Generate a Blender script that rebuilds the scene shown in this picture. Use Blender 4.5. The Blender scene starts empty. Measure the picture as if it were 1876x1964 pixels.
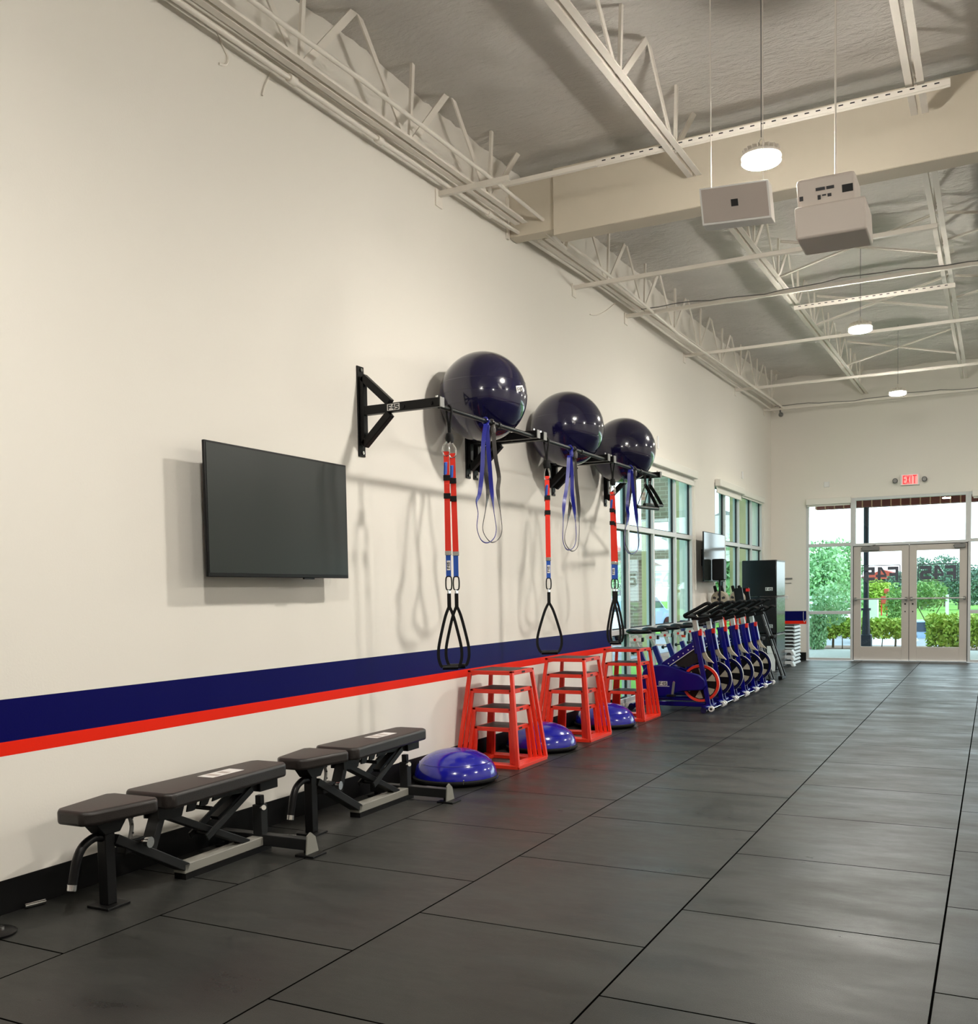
import bpy, math, random
from mathutils import Vector, Matrix, noise
random.seed(7)
PI = math.pi
COL = bpy.context.scene.collection

# ------------------------------------------------------------------ camera model
F_PX, PX0, PY0 = 1882.8, 938.0, 1238.3
YAW, PITCH, ROLL = .4759, -.0523, -.0172
CAM = Vector((3.8663, 0, 1.37))
def cam_axes():
    cy, sy, cp, sp, cr, sr = math.cos(YAW), math.sin(YAW), math.cos(PITCH), math.sin(PITCH), math.cos(ROLL), math.sin(ROLL)
    fwd = Vector((-sy*cp, cy*cp, sp)); right = Vector((cy, sy, 0)); up = right.cross(fwd)
    return cr*right + sr*up, -sr*right + cr*up, fwd
CR, CU, CF = cam_axes()
def ray(px, py): return CR*((px-PX0)/F_PX) + CU*(-(py-PY0)/F_PX) + CF
def at_x(px, py, X): d = ray(px, py); return CAM + d*((X-CAM.x)/d.x)
def at_y(px, py, Y): d = ray(px, py); return CAM + d*((Y-CAM.y)/d.y)
def at_z(px, py, Z): d = ray(px, py); return CAM + d*((Z-CAM.z)/d.z)
YB = 19.54

# ------------------------------------------------------------------ materials
def srgb(r, g, b):
    f = lambda c: (c/255/12.92) if c/255 <= .04045 else ((c/255+.055)/1.055)**2.4
    return (f(r), f(g), f(b), 1)
def mat(name, col, rough=.5, metal=0, spec=.5, noise_amt=0, noise_scale=8, bump=0, bump_scale=60, coat=0, emit=None, estr=0, alpha=None):
    m = bpy.data.materials.new(name); m.use_nodes = True
    nt = m.node_tree; b = nt.nodes['Principled BSDF']
    b.inputs['Base Color'].default_value = col if len(col) == 4 else (*col, 1)
    b.inputs['Roughness'].default_value = rough; b.inputs['Metallic'].default_value = metal
    b.inputs['Specular IOR Level'].default_value = spec
    if coat: b.inputs['Coat Weight'].default_value = coat; b.inputs['Coat Roughness'].default_value = .05
    if emit: b.inputs['Emission Color'].default_value = emit; b.inputs['Emission Strength'].default_value = estr
    tc = nt.nodes.new('ShaderNodeTexCoord')
    if noise_amt:
        n = nt.nodes.new('ShaderNodeTexNoise'); n.inputs['Scale'].default_value = noise_scale; n.inputs['Detail'].default_value = 5
        nt.links.new(tc.outputs['Object'], n.inputs['Vector'])
        mx = nt.nodes.new('ShaderNodeMix'); mx.data_type = 'RGBA'
        c = b.inputs['Base Color'].default_value
        mx.inputs['A'].default_value = tuple(max(0, x*(1-noise_amt)) for x in c[:3])+(1,)
        mx.inputs['B'].default_value = tuple(min(1, x*(1+noise_amt)) for x in c[:3])+(1,)
        nt.links.new(n.outputs['Fac'], mx.inputs['Factor']); nt.links.new(mx.outputs['Result'], b.inputs['Base Color'])
    if bump:
        n2 = nt.nodes.new('ShaderNodeTexNoise'); n2.inputs['Scale'].default_value = bump_scale; n2.inputs['Detail'].default_value = 6
        nt.links.new(tc.outputs['Object'], n2.inputs['Vector'])
        bp = nt.nodes.new('ShaderNodeBump'); bp.inputs['Strength'].default_value = bump; bp.inputs['Distance'].default_value = .01
        nt.links.new(n2.outputs['Fac'], bp.inputs['Height']); nt.links.new(bp.outputs['Normal'], b.inputs['Normal'])
    return m

M = {}
M['steel_white'] = mat('painted_steel', srgb(236, 230, 220), .55, noise_amt=.05, noise_scale=3)
M['beam'] = mat('painted_gypsum', srgb(212, 203, 186), .8, noise_amt=.02)
M['black_base'] = mat('black_vinyl', srgb(9, 9, 10), .5, noise_amt=.1, spec=.25)
M['black_metal'] = mat('black_powder_coat', srgb(13, 13, 14), .42, noise_amt=.1, spec=.25)
M['black_matte'] = mat('black_matte', srgb(12, 12, 13), .7, noise_amt=.15, spec=.25)
M['black_plastic'] = mat('black_plastic', srgb(11, 11, 13), .35, spec=.25)
M['grey_metal'] = mat('grey_metal', srgb(120, 120, 118), .45, metal=.2, noise_amt=.06)
M['dark_grey'] = mat('dark_grey_frame', srgb(30, 31, 32), .45, noise_amt=.08, spec=.25)
M['frame_grey'] = mat('grey_top_frame', srgb(132, 131, 124), .5, noise_amt=.06)
M['chrome'] = mat('chrome', srgb(215, 215, 215), .16, metal=1)
M['vinyl'] = mat('bench_vinyl', srgb(33, 28, 26), .42, noise_amt=.08, bump=.15, bump_scale=220)
M['red_steel'] = mat('red_powder_coat', srgb(226, 52, 30), .38, noise_amt=.06)
M['rubber_tread'] = mat('rubber_tread', srgb(58, 50, 46), .55, noise_amt=.2, noise_scale=40, bump=.2)
M['navy'] = mat('navy_gloss', srgb(6, 6, 104), .3, spec=.3, coat=.15, noise_amt=.05)
M['navy_dark'] = mat('navy_dark', srgb(12, 14, 60), .3, coat=.3)
M['silver'] = mat('silver_post', srgb(190, 188, 182), .35, metal=.35, noise_amt=.04)
M['white_plastic'] = mat('white_plastic', srgb(232, 232, 230), .4)
M['sticker'] = mat('white_sticker', srgb(230, 228, 226), .5)
M['ink'] = mat('dark_ink', srgb(40, 40, 44), .5)
M['red_plastic'] = mat('red_plastic', srgb(222, 34, 28), .35)
M['orange_red'] = mat('orange_red_plastic', srgb(232, 58, 22), .45, noise_amt=.1)
M['tan_metal'] = mat('tan_metal', srgb(166, 158, 138), .5, noise_amt=.06)
M['strap_red'] = mat('red_webbing', srgb(226, 44, 22), .75, bump=.3, bump_scale=400)
M['strap_blue'] = mat('blue_webbing', srgb(28, 82, 176), .7, bump=.3, bump_scale=400)
M['band_blue'] = mat('blue_latex', srgb(20, 28, 128), .35)
M['band_grey'] = mat('grey_latex', srgb(66, 64, 62), .35)
M['ball'] = mat('navy_ball_vinyl', srgb(14, 12, 46), .16, coat=.6, noise_amt=.04)
M['dome'] = mat('blue_dome_vinyl', srgb(22, 24, 150), .18, coat=.6, noise_amt=.04)
M['tv_screen_dark'] = mat('tv_dark_glass', srgb(42, 47, 45), .3, spec=.3)
M['tv_screen'] = mat('tv_glass', srgb(40, 46, 44), .08, spec=.8)
M['alu'] = mat('white_aluminium', srgb(206, 208, 208), .4, noise_amt=.02)
M['door_alu'] = mat('beige_aluminium', srgb(196, 188, 180), .45, noise_amt=.02)
M['gasket'] = mat('black_gasket', srgb(12, 14, 20), .6)
M['blind'] = mat('white_blind', srgb(232, 230, 222), .6)
M['speaker_grille'] = mat('grey_grille', srgb(186, 176, 170), .6, bump=.3, bump_scale=500)
M['stucco'] = mat('tan_stucco', srgb(196, 184, 140), .9, noise_amt=.08, bump=.3)
M['asphalt'] = mat('asphalt', srgb(150, 152, 156), .9, noise_amt=.1, noise_scale=3)
M['concrete'] = mat('concrete', srgb(190, 188, 182), .9, noise_amt=.08)
M['lawn'] = mat('lawn', srgb(120, 172, 62), .9, noise_amt=.25, noise_scale=1.5)
M['mulch'] = mat('mulch', srgb(140, 112, 96), .95, noise_amt=.5, noise_scale=14, bump=.8, bump_scale=30)
M['bark'] = mat('bark', srgb(116, 100, 82), .9, noise_amt=.3, noise_scale=10)
M['leaf'] = mat('leaf_green', srgb(140, 182, 104), .6, noise_amt=.35, noise_scale=2.5)
M['leaf_light'] = mat('leaf_lime', srgb(172, 198, 84), .6, noise_amt=.35, noise_scale=2.5)
M['leaf_cool'] = mat('leaf_cool_green', srgb(156, 198, 146), .6, noise_amt=.35, noise_scale=2)
M['leaf_dark'] = mat('leaf_dark', srgb(112, 142, 124), .6, noise_amt=.35, noise_scale=2)
M['roof_red'] = mat('red_roof', srgb(186, 70, 60), .7, noise_amt=.1)
M['house'] = mat('pale_siding', srgb(214, 214, 212), .8, noise_amt=.05)
M['car_white'] = mat('white_car_paint', srgb(235, 238, 242), .25, coat=.5)
M['car_blue'] = mat('silver_blue_car_paint', srgb(150, 176, 206), .25, coat=.5)
M['car_glass'] = mat('car_glass', srgb(40, 56, 76), .1)
M['pole_navy'] = mat('dark_cast_iron', srgb(34, 38, 52), .5, noise_amt=.1)
M['vinyl_box'] = mat('black_box_vinyl', srgb(10, 14, 18), .2, noise_amt=.1, bump=.1, bump_scale=90)
M['step_top'] = mat('step_black_top', srgb(48, 46, 46), .6, noise_amt=.1)
M['step_grey'] = mat('step_pale_grey', srgb(214, 222, 226), .4)
M['ext_brick_mortar'] = None

def brick_mat(name, c1, c2, mortar, bw, bh, msize, axis='XZ', off=.5):
    m = bpy.data.materials.new(name); m.use_nodes = True; nt = m.node_tree; b = nt.nodes['Principled BSDF']
    g = nt.nodes.new('ShaderNodeNewGeometry'); s = nt.nodes.new('ShaderNodeSeparateXYZ'); c = nt.nodes.new('ShaderNodeCombineXYZ')
    nt.links.new(g.outputs['Position'], s.inputs[0])
    nt.links.new(s.outputs[axis[0]], c.inputs['X']); nt.links.new(s.outputs[axis[1]], c.inputs['Y'])
    br = nt.nodes.new('ShaderNodeTexBrick'); nt.links.new(c.outputs[0], br.inputs['Vector'])
    br.offset = off
    br.inputs['Scale'].default_value = 1; br.inputs['Brick Width'].default_value = bw; br.inputs['Row Height'].default_value = bh
    br.inputs['Mortar Size'].default_value = msize; br.inputs['Color1'].default_value = c1; br.inputs['Color2'].default_value = c2; br.inputs['Mortar'].default_value = mortar
    nt.links.new(br.outputs['Color'], b.inputs['Base Color']); b.inputs['Roughness'].default_value = .85
    return m
M['brick_soldier'] = brick_mat('soldier_course_brick', srgb(124, 56, 50), srgb(104, 44, 42), srgb(206, 160, 130), .19, 5, .012, 'XZ', 0)
M['brick_tan'] = brick_mat('brown_brick', srgb(150, 138, 118), srgb(132, 120, 104), srgb(176, 168, 150), .22, .075, .008, 'XZ')

def wall_mat():
    m = bpy.data.materials.new('cream_wall_with_stripe'); m.use_nodes = True; nt = m.node_tree; b = nt.nodes['Principled BSDF']
    g = nt.nodes.new('ShaderNodeNewGeometry'); s = nt.nodes.new('ShaderNodeSeparateXYZ'); nt.links.new(g.outputs['Position'], s.inputs[0])
    def step(sock, v, op='GREATER_THAN'):
        n = nt.nodes.new('ShaderNodeMath'); n.operation = op; n.inputs[1].default_value = v; nt.links.new(sock, n.inputs[0]); return n.outputs[0]
    def mul(a, c):
        n = nt.nodes.new('ShaderNodeMath'); n.operation = 'MULTIPLY'; nt.links.new(a, n.inputs[0]); nt.links.new(c, n.inputs[1]); return n.outputs[0]
    Z = s.outputs['Z']
    red = mul(step(Z, .695), step(Z, .757, 'LESS_THAN')); navy = mul(step(Z, .757), step(Z, .945, 'LESS_THAN'))
    n = nt.nodes.new('ShaderNodeTexNoise'); n.inputs['Scale'].default_value = .8; n.inputs['Detail'].default_value = 3
    nt.links.new(g.outputs['Position'], n.inputs['Vector'])
    m0 = nt.nodes.new('ShaderNodeMix'); m0.data_type = 'RGBA'; m0.inputs['A'].default_value = srgb(231, 227, 218); m0.inputs['B'].default_value = srgb(235, 231, 223)
    nt.links.new(n.outputs['Fac'], m0.inputs['Factor'])
    m1 = nt.nodes.new('ShaderNodeMix'); m1.data_type = 'RGBA'; m1.inputs['B'].default_value = srgb(232, 40, 18); nt.links.new(m0.outputs['Result'], m1.inputs['A']); nt.links.new(red, m1.inputs['Factor'])
    m2 = nt.nodes.new('ShaderNodeMix'); m2.data_type = 'RGBA'; m2.inputs['B'].default_value = srgb(1, 1, 82); nt.links.new(m1.outputs['Result'], m2.inputs['A']); nt.links.new(navy, m2.inputs['Factor'])
    nt.links.new(m2.outputs['Result'], b.inputs['Base Color'])
    ad = nt.nodes.new('ShaderNodeMath'); ad.operation = 'ADD'; nt.links.new(red, ad.inputs[0]); nt.links.new(navy, ad.inputs[1])
    sq = nt.nodes.new('ShaderNodeMapRange'); sq.inputs['To Min'].default_value = .5; sq.inputs['To Max'].default_value = .12; nt.links.new(ad.outputs[0], sq.inputs['Value']); nt.links.new(sq.outputs[0], b.inputs['Specular IOR Level'])
    rr = nt.nodes.new('ShaderNodeMapRange'); rr.inputs['To Min'].default_value = .75; rr.inputs['To Max'].default_value = .45
    nt.links.new(ad.outputs[0], rr.inputs['Value']); nt.links.new(rr.outputs[0], b.inputs['Roughness'])
    n2 = nt.nodes.new('ShaderNodeTexNoise'); n2.inputs['Scale'].default_value = 90; nt.links.new(g.outputs['Position'], n2.inputs['Vector'])
    bp = nt.nodes.new('ShaderNodeBump'); bp.inputs['Strength'].default_value = .08; bp.inputs['Distance'].default_value = .004
    nt.links.new(n2.outputs['Fac'], bp.inputs['Height']); nt.links.new(bp.outputs['Normal'], b.inputs['Normal'])
    return m
M['wall'] = wall_mat()

def floor_mat():
    m = bpy.data.materials.new('rubber_tile_floor'); m.use_nodes = True; nt = m.node_tree; b = nt.nodes['Principled BSDF']
    g = nt.nodes.new('ShaderNodeNewGeometry'); s = nt.nodes.new('ShaderNodeSeparateXYZ'); nt.links.new(g.outputs['Position'], s.inputs[0])
    def mad(sock, sc, of):
        n = nt.nodes.new('ShaderNodeMath'); n.operation = 'MULTIPLY_ADD'; n.inputs[1].default_value = sc; n.inputs[2].default_value = of; nt.links.new(sock, n.inputs[0]); return n.outputs[0]
    c = nt.nodes.new('ShaderNodeCombineXYZ')
    nt.links.new(mad(s.outputs['Y'], 1, 10.422), c.inputs['X']); nt.links.new(mad(s.outputs['X'], 1, -.651+10*1.0145), c.inputs['Y'])
    br = nt.nodes.new('ShaderNodeTexBrick'); nt.links.new(c.outputs[0], br.inputs['Vector'])
    br.offset = .5; br.offset_frequency = 2; br.squash = 1
    for k, v in (('Scale', 1), ('Brick Width', .9995), ('Row Height', 1.0145), ('Mortar Size', .0048), ('Mortar Smooth', .3), ('Bias', 0)): br.inputs[k].default_value = v
    br.inputs['Color1'].default_value = (.021, .022, .020, 1); br.inputs['Color2'].default_value = (.028, .028, .026, 1); br.inputs['Mortar'].default_value = (.0015, .0015, .0015, 1)
    n1 = nt.nodes.new('ShaderNodeTexNoise'); n1.inputs['Scale'].default_value = 1.9; n1.inputs['Detail'].default_value = 9; n1.inputs['Roughness'].default_value = .68
    mp = nt.nodes.new('ShaderNodeMapping'); mp.inputs['Scale'].default_value = (.6, 1.5, 1); nt.links.new(g.outputs['Position'], mp.inputs['Vector']); nt.links.new(mp.outputs[0], n1.inputs['Vector'])
    r1 = nt.nodes.new('ShaderNodeMapRange'); r1.inputs['From Min'].default_value = .3; r1.inputs['From Max'].default_value = .7; r1.inputs['To Min'].default_value = .55; r1.inputs['To Max'].default_value = 1.6
    nt.links.new(n1.outputs['Fac'], r1.inputs['Value'])
    n3 = nt.nodes.new('ShaderNodeTexNoise'); n3.inputs['Scale'].default_value = 260; n3.inputs['Detail'].default_value = 2; nt.links.new(g.outputs['Position'], n3.inputs['Vector'])
    r3 = nt.nodes.new('ShaderNodeMapRange'); r3.inputs['From Min'].default_value = .3; r3.inputs['From Max'].default_value = .7; r3.inputs['To Min'].default_value = .78; r3.inputs['To Max'].default_value = 1.25
    nt.links.new(n3.outputs['Fac'], r3.inputs['Value'])
    mm = nt.nodes.new('ShaderNodeMath'); mm.operation = 'MULTIPLY'; nt.links.new(r1.outputs[0], mm.inputs[0]); nt.links.new(r3.outputs[0], mm.inputs[1])
    vm = nt.nodes.new('ShaderNodeVectorMath'); vm.operation = 'SCALE'; nt.links.new(br.outputs['Color'], vm.inputs[0]); nt.links.new(mm.outputs[0], vm.inputs['Scale'])
    nt.links.new(vm.outputs[0], b.inputs['Base Color'])
    rr = nt.nodes.new('ShaderNodeMapRange'); rr.inputs['From Min'].default_value = .3; rr.inputs['From Max'].default_value = .7; rr.inputs['To Min'].default_value = .24; rr.inputs['To Max'].default_value = .56
    nt.links.new(n1.outputs['Fac'], rr.inputs['Value'])
    ra = nt.nodes.new('ShaderNodeMath'); ra.operation = 'MULTIPLY_ADD'; ra.use_clamp = True; ra.inputs[1].default_value = .6; nt.links.new(br.outputs['Fac'], ra.inputs[0]); nt.links.new(rr.outputs[0], ra.inputs[2]); nt.links.new(ra.outputs[0], b.inputs['Roughness'])
    sp_ = nt.nodes.new('ShaderNodeMapRange'); sp_.inputs['To Min'].default_value = .26; sp_.inputs['To Max'].default_value = 0; nt.links.new(br.outputs['Fac'], sp_.inputs['Value']); nt.links.new(sp_.outputs[0], b.inputs['Specular IOR Level'])
    bp = nt.nodes.new('ShaderNodeBump'); bp.inputs['Strength'].default_value = .25; bp.inputs['Distance'].default_value = .003
    nt.links.new(n3.outputs['Fac'], bp.inputs['Height'])
    bp2 = nt.nodes.new('ShaderNodeBump'); bp2.invert = True; bp2.inputs['Strength'].default_value = .8; bp2.inputs['Distance'].default_value = .006
    nt.links.new(br.outputs['Fac'], bp2.inputs['Height']); nt.links.new(bp.outputs['Normal'], bp2.inputs['Normal']); nt.links.new(bp2.outputs['Normal'], b.inputs['Normal'])
    b.inputs['Specular IOR Level'].default_value = .26
    return m
M['floor'] = floor_mat()

def foam_mat():
    m = mat('spray_foam_ceiling', srgb(240, 236, 230), .95, noise_amt=.06, noise_scale=3)
    nt = m.node_tree; b = nt.nodes['Principled BSDF']; g = nt.nodes.new('ShaderNodeNewGeometry')
    mp = nt.nodes.new('ShaderNodeMapping'); mp.inputs['Scale'].default_value = (1, 2.6, 1); nt.links.new(g.outputs['Position'], mp.inputs['Vector'])
    n = nt.nodes.new('ShaderNodeTexNoise'); n.inputs['Scale'].default_value = 7; n.inputs['Detail'].default_value = 10; n.inputs['Roughness'].default_value = .65
    nt.links.new(mp.outputs[0], n.inputs['Vector'])
    bp = nt.nodes.new('ShaderNodeBump'); bp.inputs['Strength'].default_value = 1; bp.inputs['Distance'].default_value = .07
    nt.links.new(n.outputs['Fac'], bp.inputs['Height']); nt.links.new(bp.outputs['Normal'], b.inputs['Normal'])
    return m
M['foam'] = foam_mat()

def glass_mat(name, tint):
    m = bpy.data.materials.new(name); m.use_nodes = True; nt = m.node_tree; nt.nodes.clear()
    o = nt.nodes.new('ShaderNodeOutputMaterial'); t = nt.nodes.new('ShaderNodeBsdfTransparent'); t.inputs['Color'].default_value = tint
    g = nt.nodes.new('ShaderNodeBsdfGlossy'); g.inputs['Roughness'].default_value = .0; f = nt.nodes.new('ShaderNodeMath'); f.operation = 'MULTIPLY_ADD'; f.inputs[1].default_value = .45; f.inputs[2].default_value = .02
    ge = nt.nodes.new('ShaderNodeNewGeometry'); dt = nt.nodes.new('ShaderNodeVectorMath'); dt.operation = 'DOT_PRODUCT'; nt.links.new(ge.outputs['Incoming'], dt.inputs[0]); nt.links.new(ge.outputs['Normal'], dt.inputs[1])
    ab = nt.nodes.new('ShaderNodeMath'); ab.operation = 'ABSOLUTE'; nt.links.new(dt.outputs['Value'], ab.inputs[0]); su = nt.nodes.new('ShaderNodeMath'); su.operation = 'SUBTRACT'; su.inputs[0].default_value = 1; nt.links.new(ab.outputs[0], su.inputs[1])
    pw = nt.nodes.new('ShaderNodeMath'); pw.operation = 'POWER'; pw.inputs[1].default_value = 5; nt.links.new(su.outputs[0], pw.inputs[0]); nt.links.new(pw.outputs[0], f.inputs[0])
    x = nt.nodes.new('ShaderNodeMixShader'); nt.links.new(f.outputs[0], x.inputs[0]); nt.links.new(t.outputs[0], x.inputs[1]); nt.links.new(g.outputs[0], x.inputs[2]); nt.links.new(x.outputs[0], o.inputs['Surface'])
    return m
M['glass'] = glass_mat('window_glass', (.93, .985, .99, 1))

def emis(name, col, s):
    m = bpy.data.materials.new(name); m.use_nodes = True; nt = m.node_tree; nt.nodes.clear()
    o = nt.nodes.new('ShaderNodeOutputMaterial'); e = nt.nodes.new('ShaderNodeEmission'); e.inputs['Color'].default_value = col; e.inputs['Strength'].default_value = s
    nt.links.new(e.outputs[0], o.inputs['Surface']); return m
LAMP_COL = (1, .945, .855, 1)
M['lamp'] = emis('lamp_lens', LAMP_COL, 980)
M['lamp_mid'] = emis('lamp_lens_dimmer', LAMP_COL, 760)
M['lamp_far'] = emis('lamp_lens_dimmest', LAMP_COL, 450)
M['exit_red'] = emis('exit_letter_glow', (1, .05, .06, 1), 1.1)
M['exit_face'] = mat('exit_face', srgb(250, 170, 165), .5, emit=(1, .35, .33, 1), estr=.45)
M['can_light'] = emis('recessed_lamp_glow', (1, .97, .9, 1), 12)

# ------------------------------------------------------------------ mesh builder
class MB:
    def __init__(s, o=(0, 0, 0)): s.v = []; s.f = []; s.o = Vector(o)
    def add(s, vs, fs):
        k = len(s.v); s.v += [Vector(v)-s.o for v in vs]; s.f += [tuple(i+k for i in f) for f in fs]; return s
    def box(s, x0, x1, y0, y1, z0, z1):
        return s.add([(x0,y0,z0),(x1,y0,z0),(x1,y1,z0),(x0,y1,z0),(x0,y0,z1),(x1,y0,z1),(x1,y1,z1),(x0,y1,z1)],
                     [(0,3,2,1),(4,5,6,7),(0,1,5,4),(1,2,6,5),(2,3,7,6),(3,0,4,7)])
    def bar(s, p0, p1, w, h, up=(0, 0, 1)):
        p0, p1 = Vector(p0), Vector(p1); d = (p1-p0).normalized(); up = Vector(up)
        a = d.cross(up)
        if a.length < 1e-4: a = d.cross(Vector((1, 0, 0)))
        a.normalize(); b = a.cross(d).normalized()
        vs = []
        for p in (p0, p1):
            for (i, j) in ((-1,-1),(1,-1),(1,1),(-1,1)): vs.append(p + a*(i*w/2) + b*(j*h/2))
        return s.add(vs, [(0,1,2,3),(7,6,5,4),(0,4,5,1),(1,5,6,2),(2,6,7,3),(3,7,4,0)])
    def tube(s, pts, r, n=8, closed=False, caps=True):
        pts = [Vector(p) for p in pts]; N = len(pts); rs = r if isinstance(r, (list, tuple)) else [r]*N
        prev = None; vs = []
        for i, p in enumerate(pts):
            if closed: d = pts[(i+1) % N]-pts[i-1]
            else: d = pts[min(i+1, N-1)]-pts[max(i-1, 0)]
            d.normalize()
            if prev is None:
                a = d.cross(Vector((0, 0, 1)))
                if a.length < .1: a = d.cross(Vector((1, 0, 0)))
            else: a = prev - d*prev.dot(d)
            a.normalize(); prev = a; b = d.cross(a)
            for k in range(n):
                t = 2*PI*k/n; vs.append(p + a*(math.cos(t)*rs[i]) + b*(math.sin(t)*rs[i]))
        fs = []
        for i in range(N if closed else N-1):
            j = (i+1) % N
            for k in range(n): l = (k+1) % n; fs.append((i*n+k, i*n+l, j*n+l, j*n+k))
        if not closed and caps: fs.append(tuple(range(n-1, -1, -1))); fs.append(tuple((N-1)*n+k for k in range(n)))
        return s.add(vs, fs)
    def cyl(s, p0, p1, r, r2=None, n=20): return s.tube([p0, p1], [r, r if r2 is None else r2], n)
    def lathe(s, prof, n=32, c=(0, 0, 0), axis='Z'):
        c = Vector(c); vs = []; fs = []; m = len(prof)
        for k in range(n):
            t = 2*PI*k/n
            for (r, h) in prof:
                if axis == 'Z': q = Vector((r*math.cos(t), r*math.sin(t), h))
                elif axis == 'Y': q = Vector((r*math.cos(t), h, -r*math.sin(t)))
                else: q = Vector((h, r*math.cos(t), r*math.sin(t)))
                vs.append(c+q)
        for k in range(n):
            l = (k+1) % n
            for i in range(m-1): fs.append((k*m+i, l*m+i, l*m+i+1, k*m+i+1))
        return s.add(vs, fs)
    def sphere(s, c, r, n=24, m=14, sc=(1, 1, 1)):
        c = Vector(c); vs = []; fs = []
        for i in range(m+1):
            ph = PI*i/m
            for k in range(n):
                t = 2*PI*k/n; vs.append(c+Vector((r*sc[0]*math.sin(ph)*math.cos(t), r*sc[1]*math.sin(ph)*math.sin(t), r*sc[2]*math.cos(ph))))
        for i in range(m):
            for k in range(n): l = (k+1) % n; fs.append((i*n+k, (i+1)*n+k, (i+1)*n+l, i*n+l))
        return s.add(vs, fs)
    def prism(s, poly, fn, t0, t1):
        """poly: 2-D points; fn(a, b, t) -> 3-D point"""
        n = len(poly); vs = [fn(a, b, t0) for a, b in poly] + [fn(a, b, t1) for a, b in poly]
        fs = [tuple(range(n-1, -1, -1)), tuple(range(n, 2*n))] + [(i, (i+1) % n, n+(i+1) % n, n+i) for i in range(n)]
        return s.add(vs, fs)
    def ribbon(s, pts, wd, w, th, closed=False):
        """flat band along pts; wd = list of width directions"""
        pts = [Vector(p) for p in pts]; N = len(pts); vs = []
        for i, p in enumerate(pts):
            d = (pts[(i+1) % N]-pts[i-1]) if closed else (pts[min(i+1, N-1)]-pts[max(i-1, 0)])
            d.normalize(); a = Vector(wd[i]); a = (a-d*a.dot(d)).normalized(); b = d.cross(a)
            ww = w[i] if isinstance(w, (list, tuple)) else w
            for (u, v) in ((-1,-1),(1,-1),(1,1),(-1,1)): vs.append(p+a*(u*ww/2)+b*(v*th/2))
        fs = []
        for i in range(N if closed else N-1):
            j = (i+1) % N
            for k in range(4): l = (k+1) % 4; fs.append((i*4+k, i*4+l, j*4+l, j*4+k))
        if not closed: fs += [(3, 2, 1, 0), tuple((N-1)*4+k for k in range(4))]
        return s.add(vs, fs)
    def build(s, name, m, parent=None, smooth=None, bevel=0, bseg=2, label=None):
        me = bpy.data.meshes.new(name); me.from_pydata([tuple(v) for v in s.v], [], s.f); me.update()
        import bmesh
        bm = bmesh.new(); bm.from_mesh(me); bmesh.ops.recalc_face_normals(bm, faces=bm.faces); bm.to_mesh(me); bm.free()
        o = bpy.data.objects.new(name, me); COL.objects.link(o)
        me.materials.append(M[m] if isinstance(m, str) else m)
        if parent is not None: o.parent = parent
        elif s.o.length: o.location = s.o
        if smooth:
            for p in me.polygons: p.use_smooth = True
            me.set_sharp_from_angle(angle=math.radians(smooth))
        if bevel:
            b = o.modifiers.new('bevel', 'BEVEL'); b.width = bevel; b.segments = bseg; b.limit_method = 'ANGLE'; b.angle_limit = math.radians(40)
            if not smooth:
                for p in me.polygons: p.use_smooth = True
                me.set_sharp_from_angle(angle=math.radians(35))
        if label: o['label'] = label
        return o
def tag(o, label=None, cat=None, group=None, kind=None):
    if label: o['label'] = label
    if cat: o['category'] = cat
    if group: o['group'] = group
    if kind: o['kind'] = kind
    return o
def thing(name, label, cat, loc=(0, 0, 0), group=None, rotz=0):
    o = bpy.data.objects.new(name, None); COL.objects.link(o); o.location = loc; o.rotation_euler = (0, 0, rotz); o.empty_display_size = .1
    return tag(o, label, cat, group)
def kids(o): return [c for c in bpy.data.objects if c.parent == o]
def dup(o, parent=None):
    c = o.copy(); COL.objects.link(c)
    if parent is not None: c.parent = parent
    for ch in kids(o): dup(ch, c)
    return c
def place(root, loc, label, group=None, rotz=None, first=False):
    r = root if first else dup(root)
    r.location = loc; r['label'] = label
    if group: r['group'] = group
    if rotz is not None: r.rotation_euler = (0, 0, rotz)
    return r
def struct(o): o['kind'] = 'structure'; return o
def catmull(pts, n=6, closed=False):
    P = [Vector(p) for p in pts]; N = len(P); out = []
    for i in range(N if closed else N-1):
        p0 = P[i-1] if (closed or i > 0) else P[0]; p1 = P[i]; p2 = P[(i+1) % N]; p3 = P[(i+2) % N] if (closed or i+2 < N) else P[-1]
        for k in range(n):
            t = k/n; out.append(.5*((2*p1)+(-p0+p2)*t+(2*p0-5*p1+4*p2-p3)*t*t+(-p0+3*p1-3*p2+p3)*t**3))
    if not closed: out.append(P[-1])
    return out

# the F45 mark, block letters in a 1 x .42 field
GL = [[(0,0),(.09,0),(.09,.13),(.26,.13),(.26,.23),(.09,.23),(.09,.32),(.31,.32),(.31,.42),(0,.42)],
      [(.34,.10),(.51,.10),(.51,0),(.60,0),(.60,.10),(.65,.10),(.65,.18),(.60,.18),(.60,.42),(.51,.42),(.51,.18),(.34,.18)], [(.34,.179),(.40,.179),(.511,.33),(.511,.42),(.48,.42)],
      [(.68,0),(.93,0),(1,.07),(1,.2),(.94,.27),(.78,.27),(.78,.32),(1,.32),(1,.42),(.68,.42),(.68,.18),(.90,.18),(.90,.10),(.68,.10)]]
def logo(mb, org, u, v, w, depth, sx=1):
    org, u, v = Vector(org), Vector(u), Vector(v); nn = u.cross(v).normalized()
    for g in GL:
        mb.prism(g, lambda a, b, t: org + u*((a if sx > 0 else 1-a)*w) + v*(b*w) + nn*t, 0, depth)
    return mb
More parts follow.
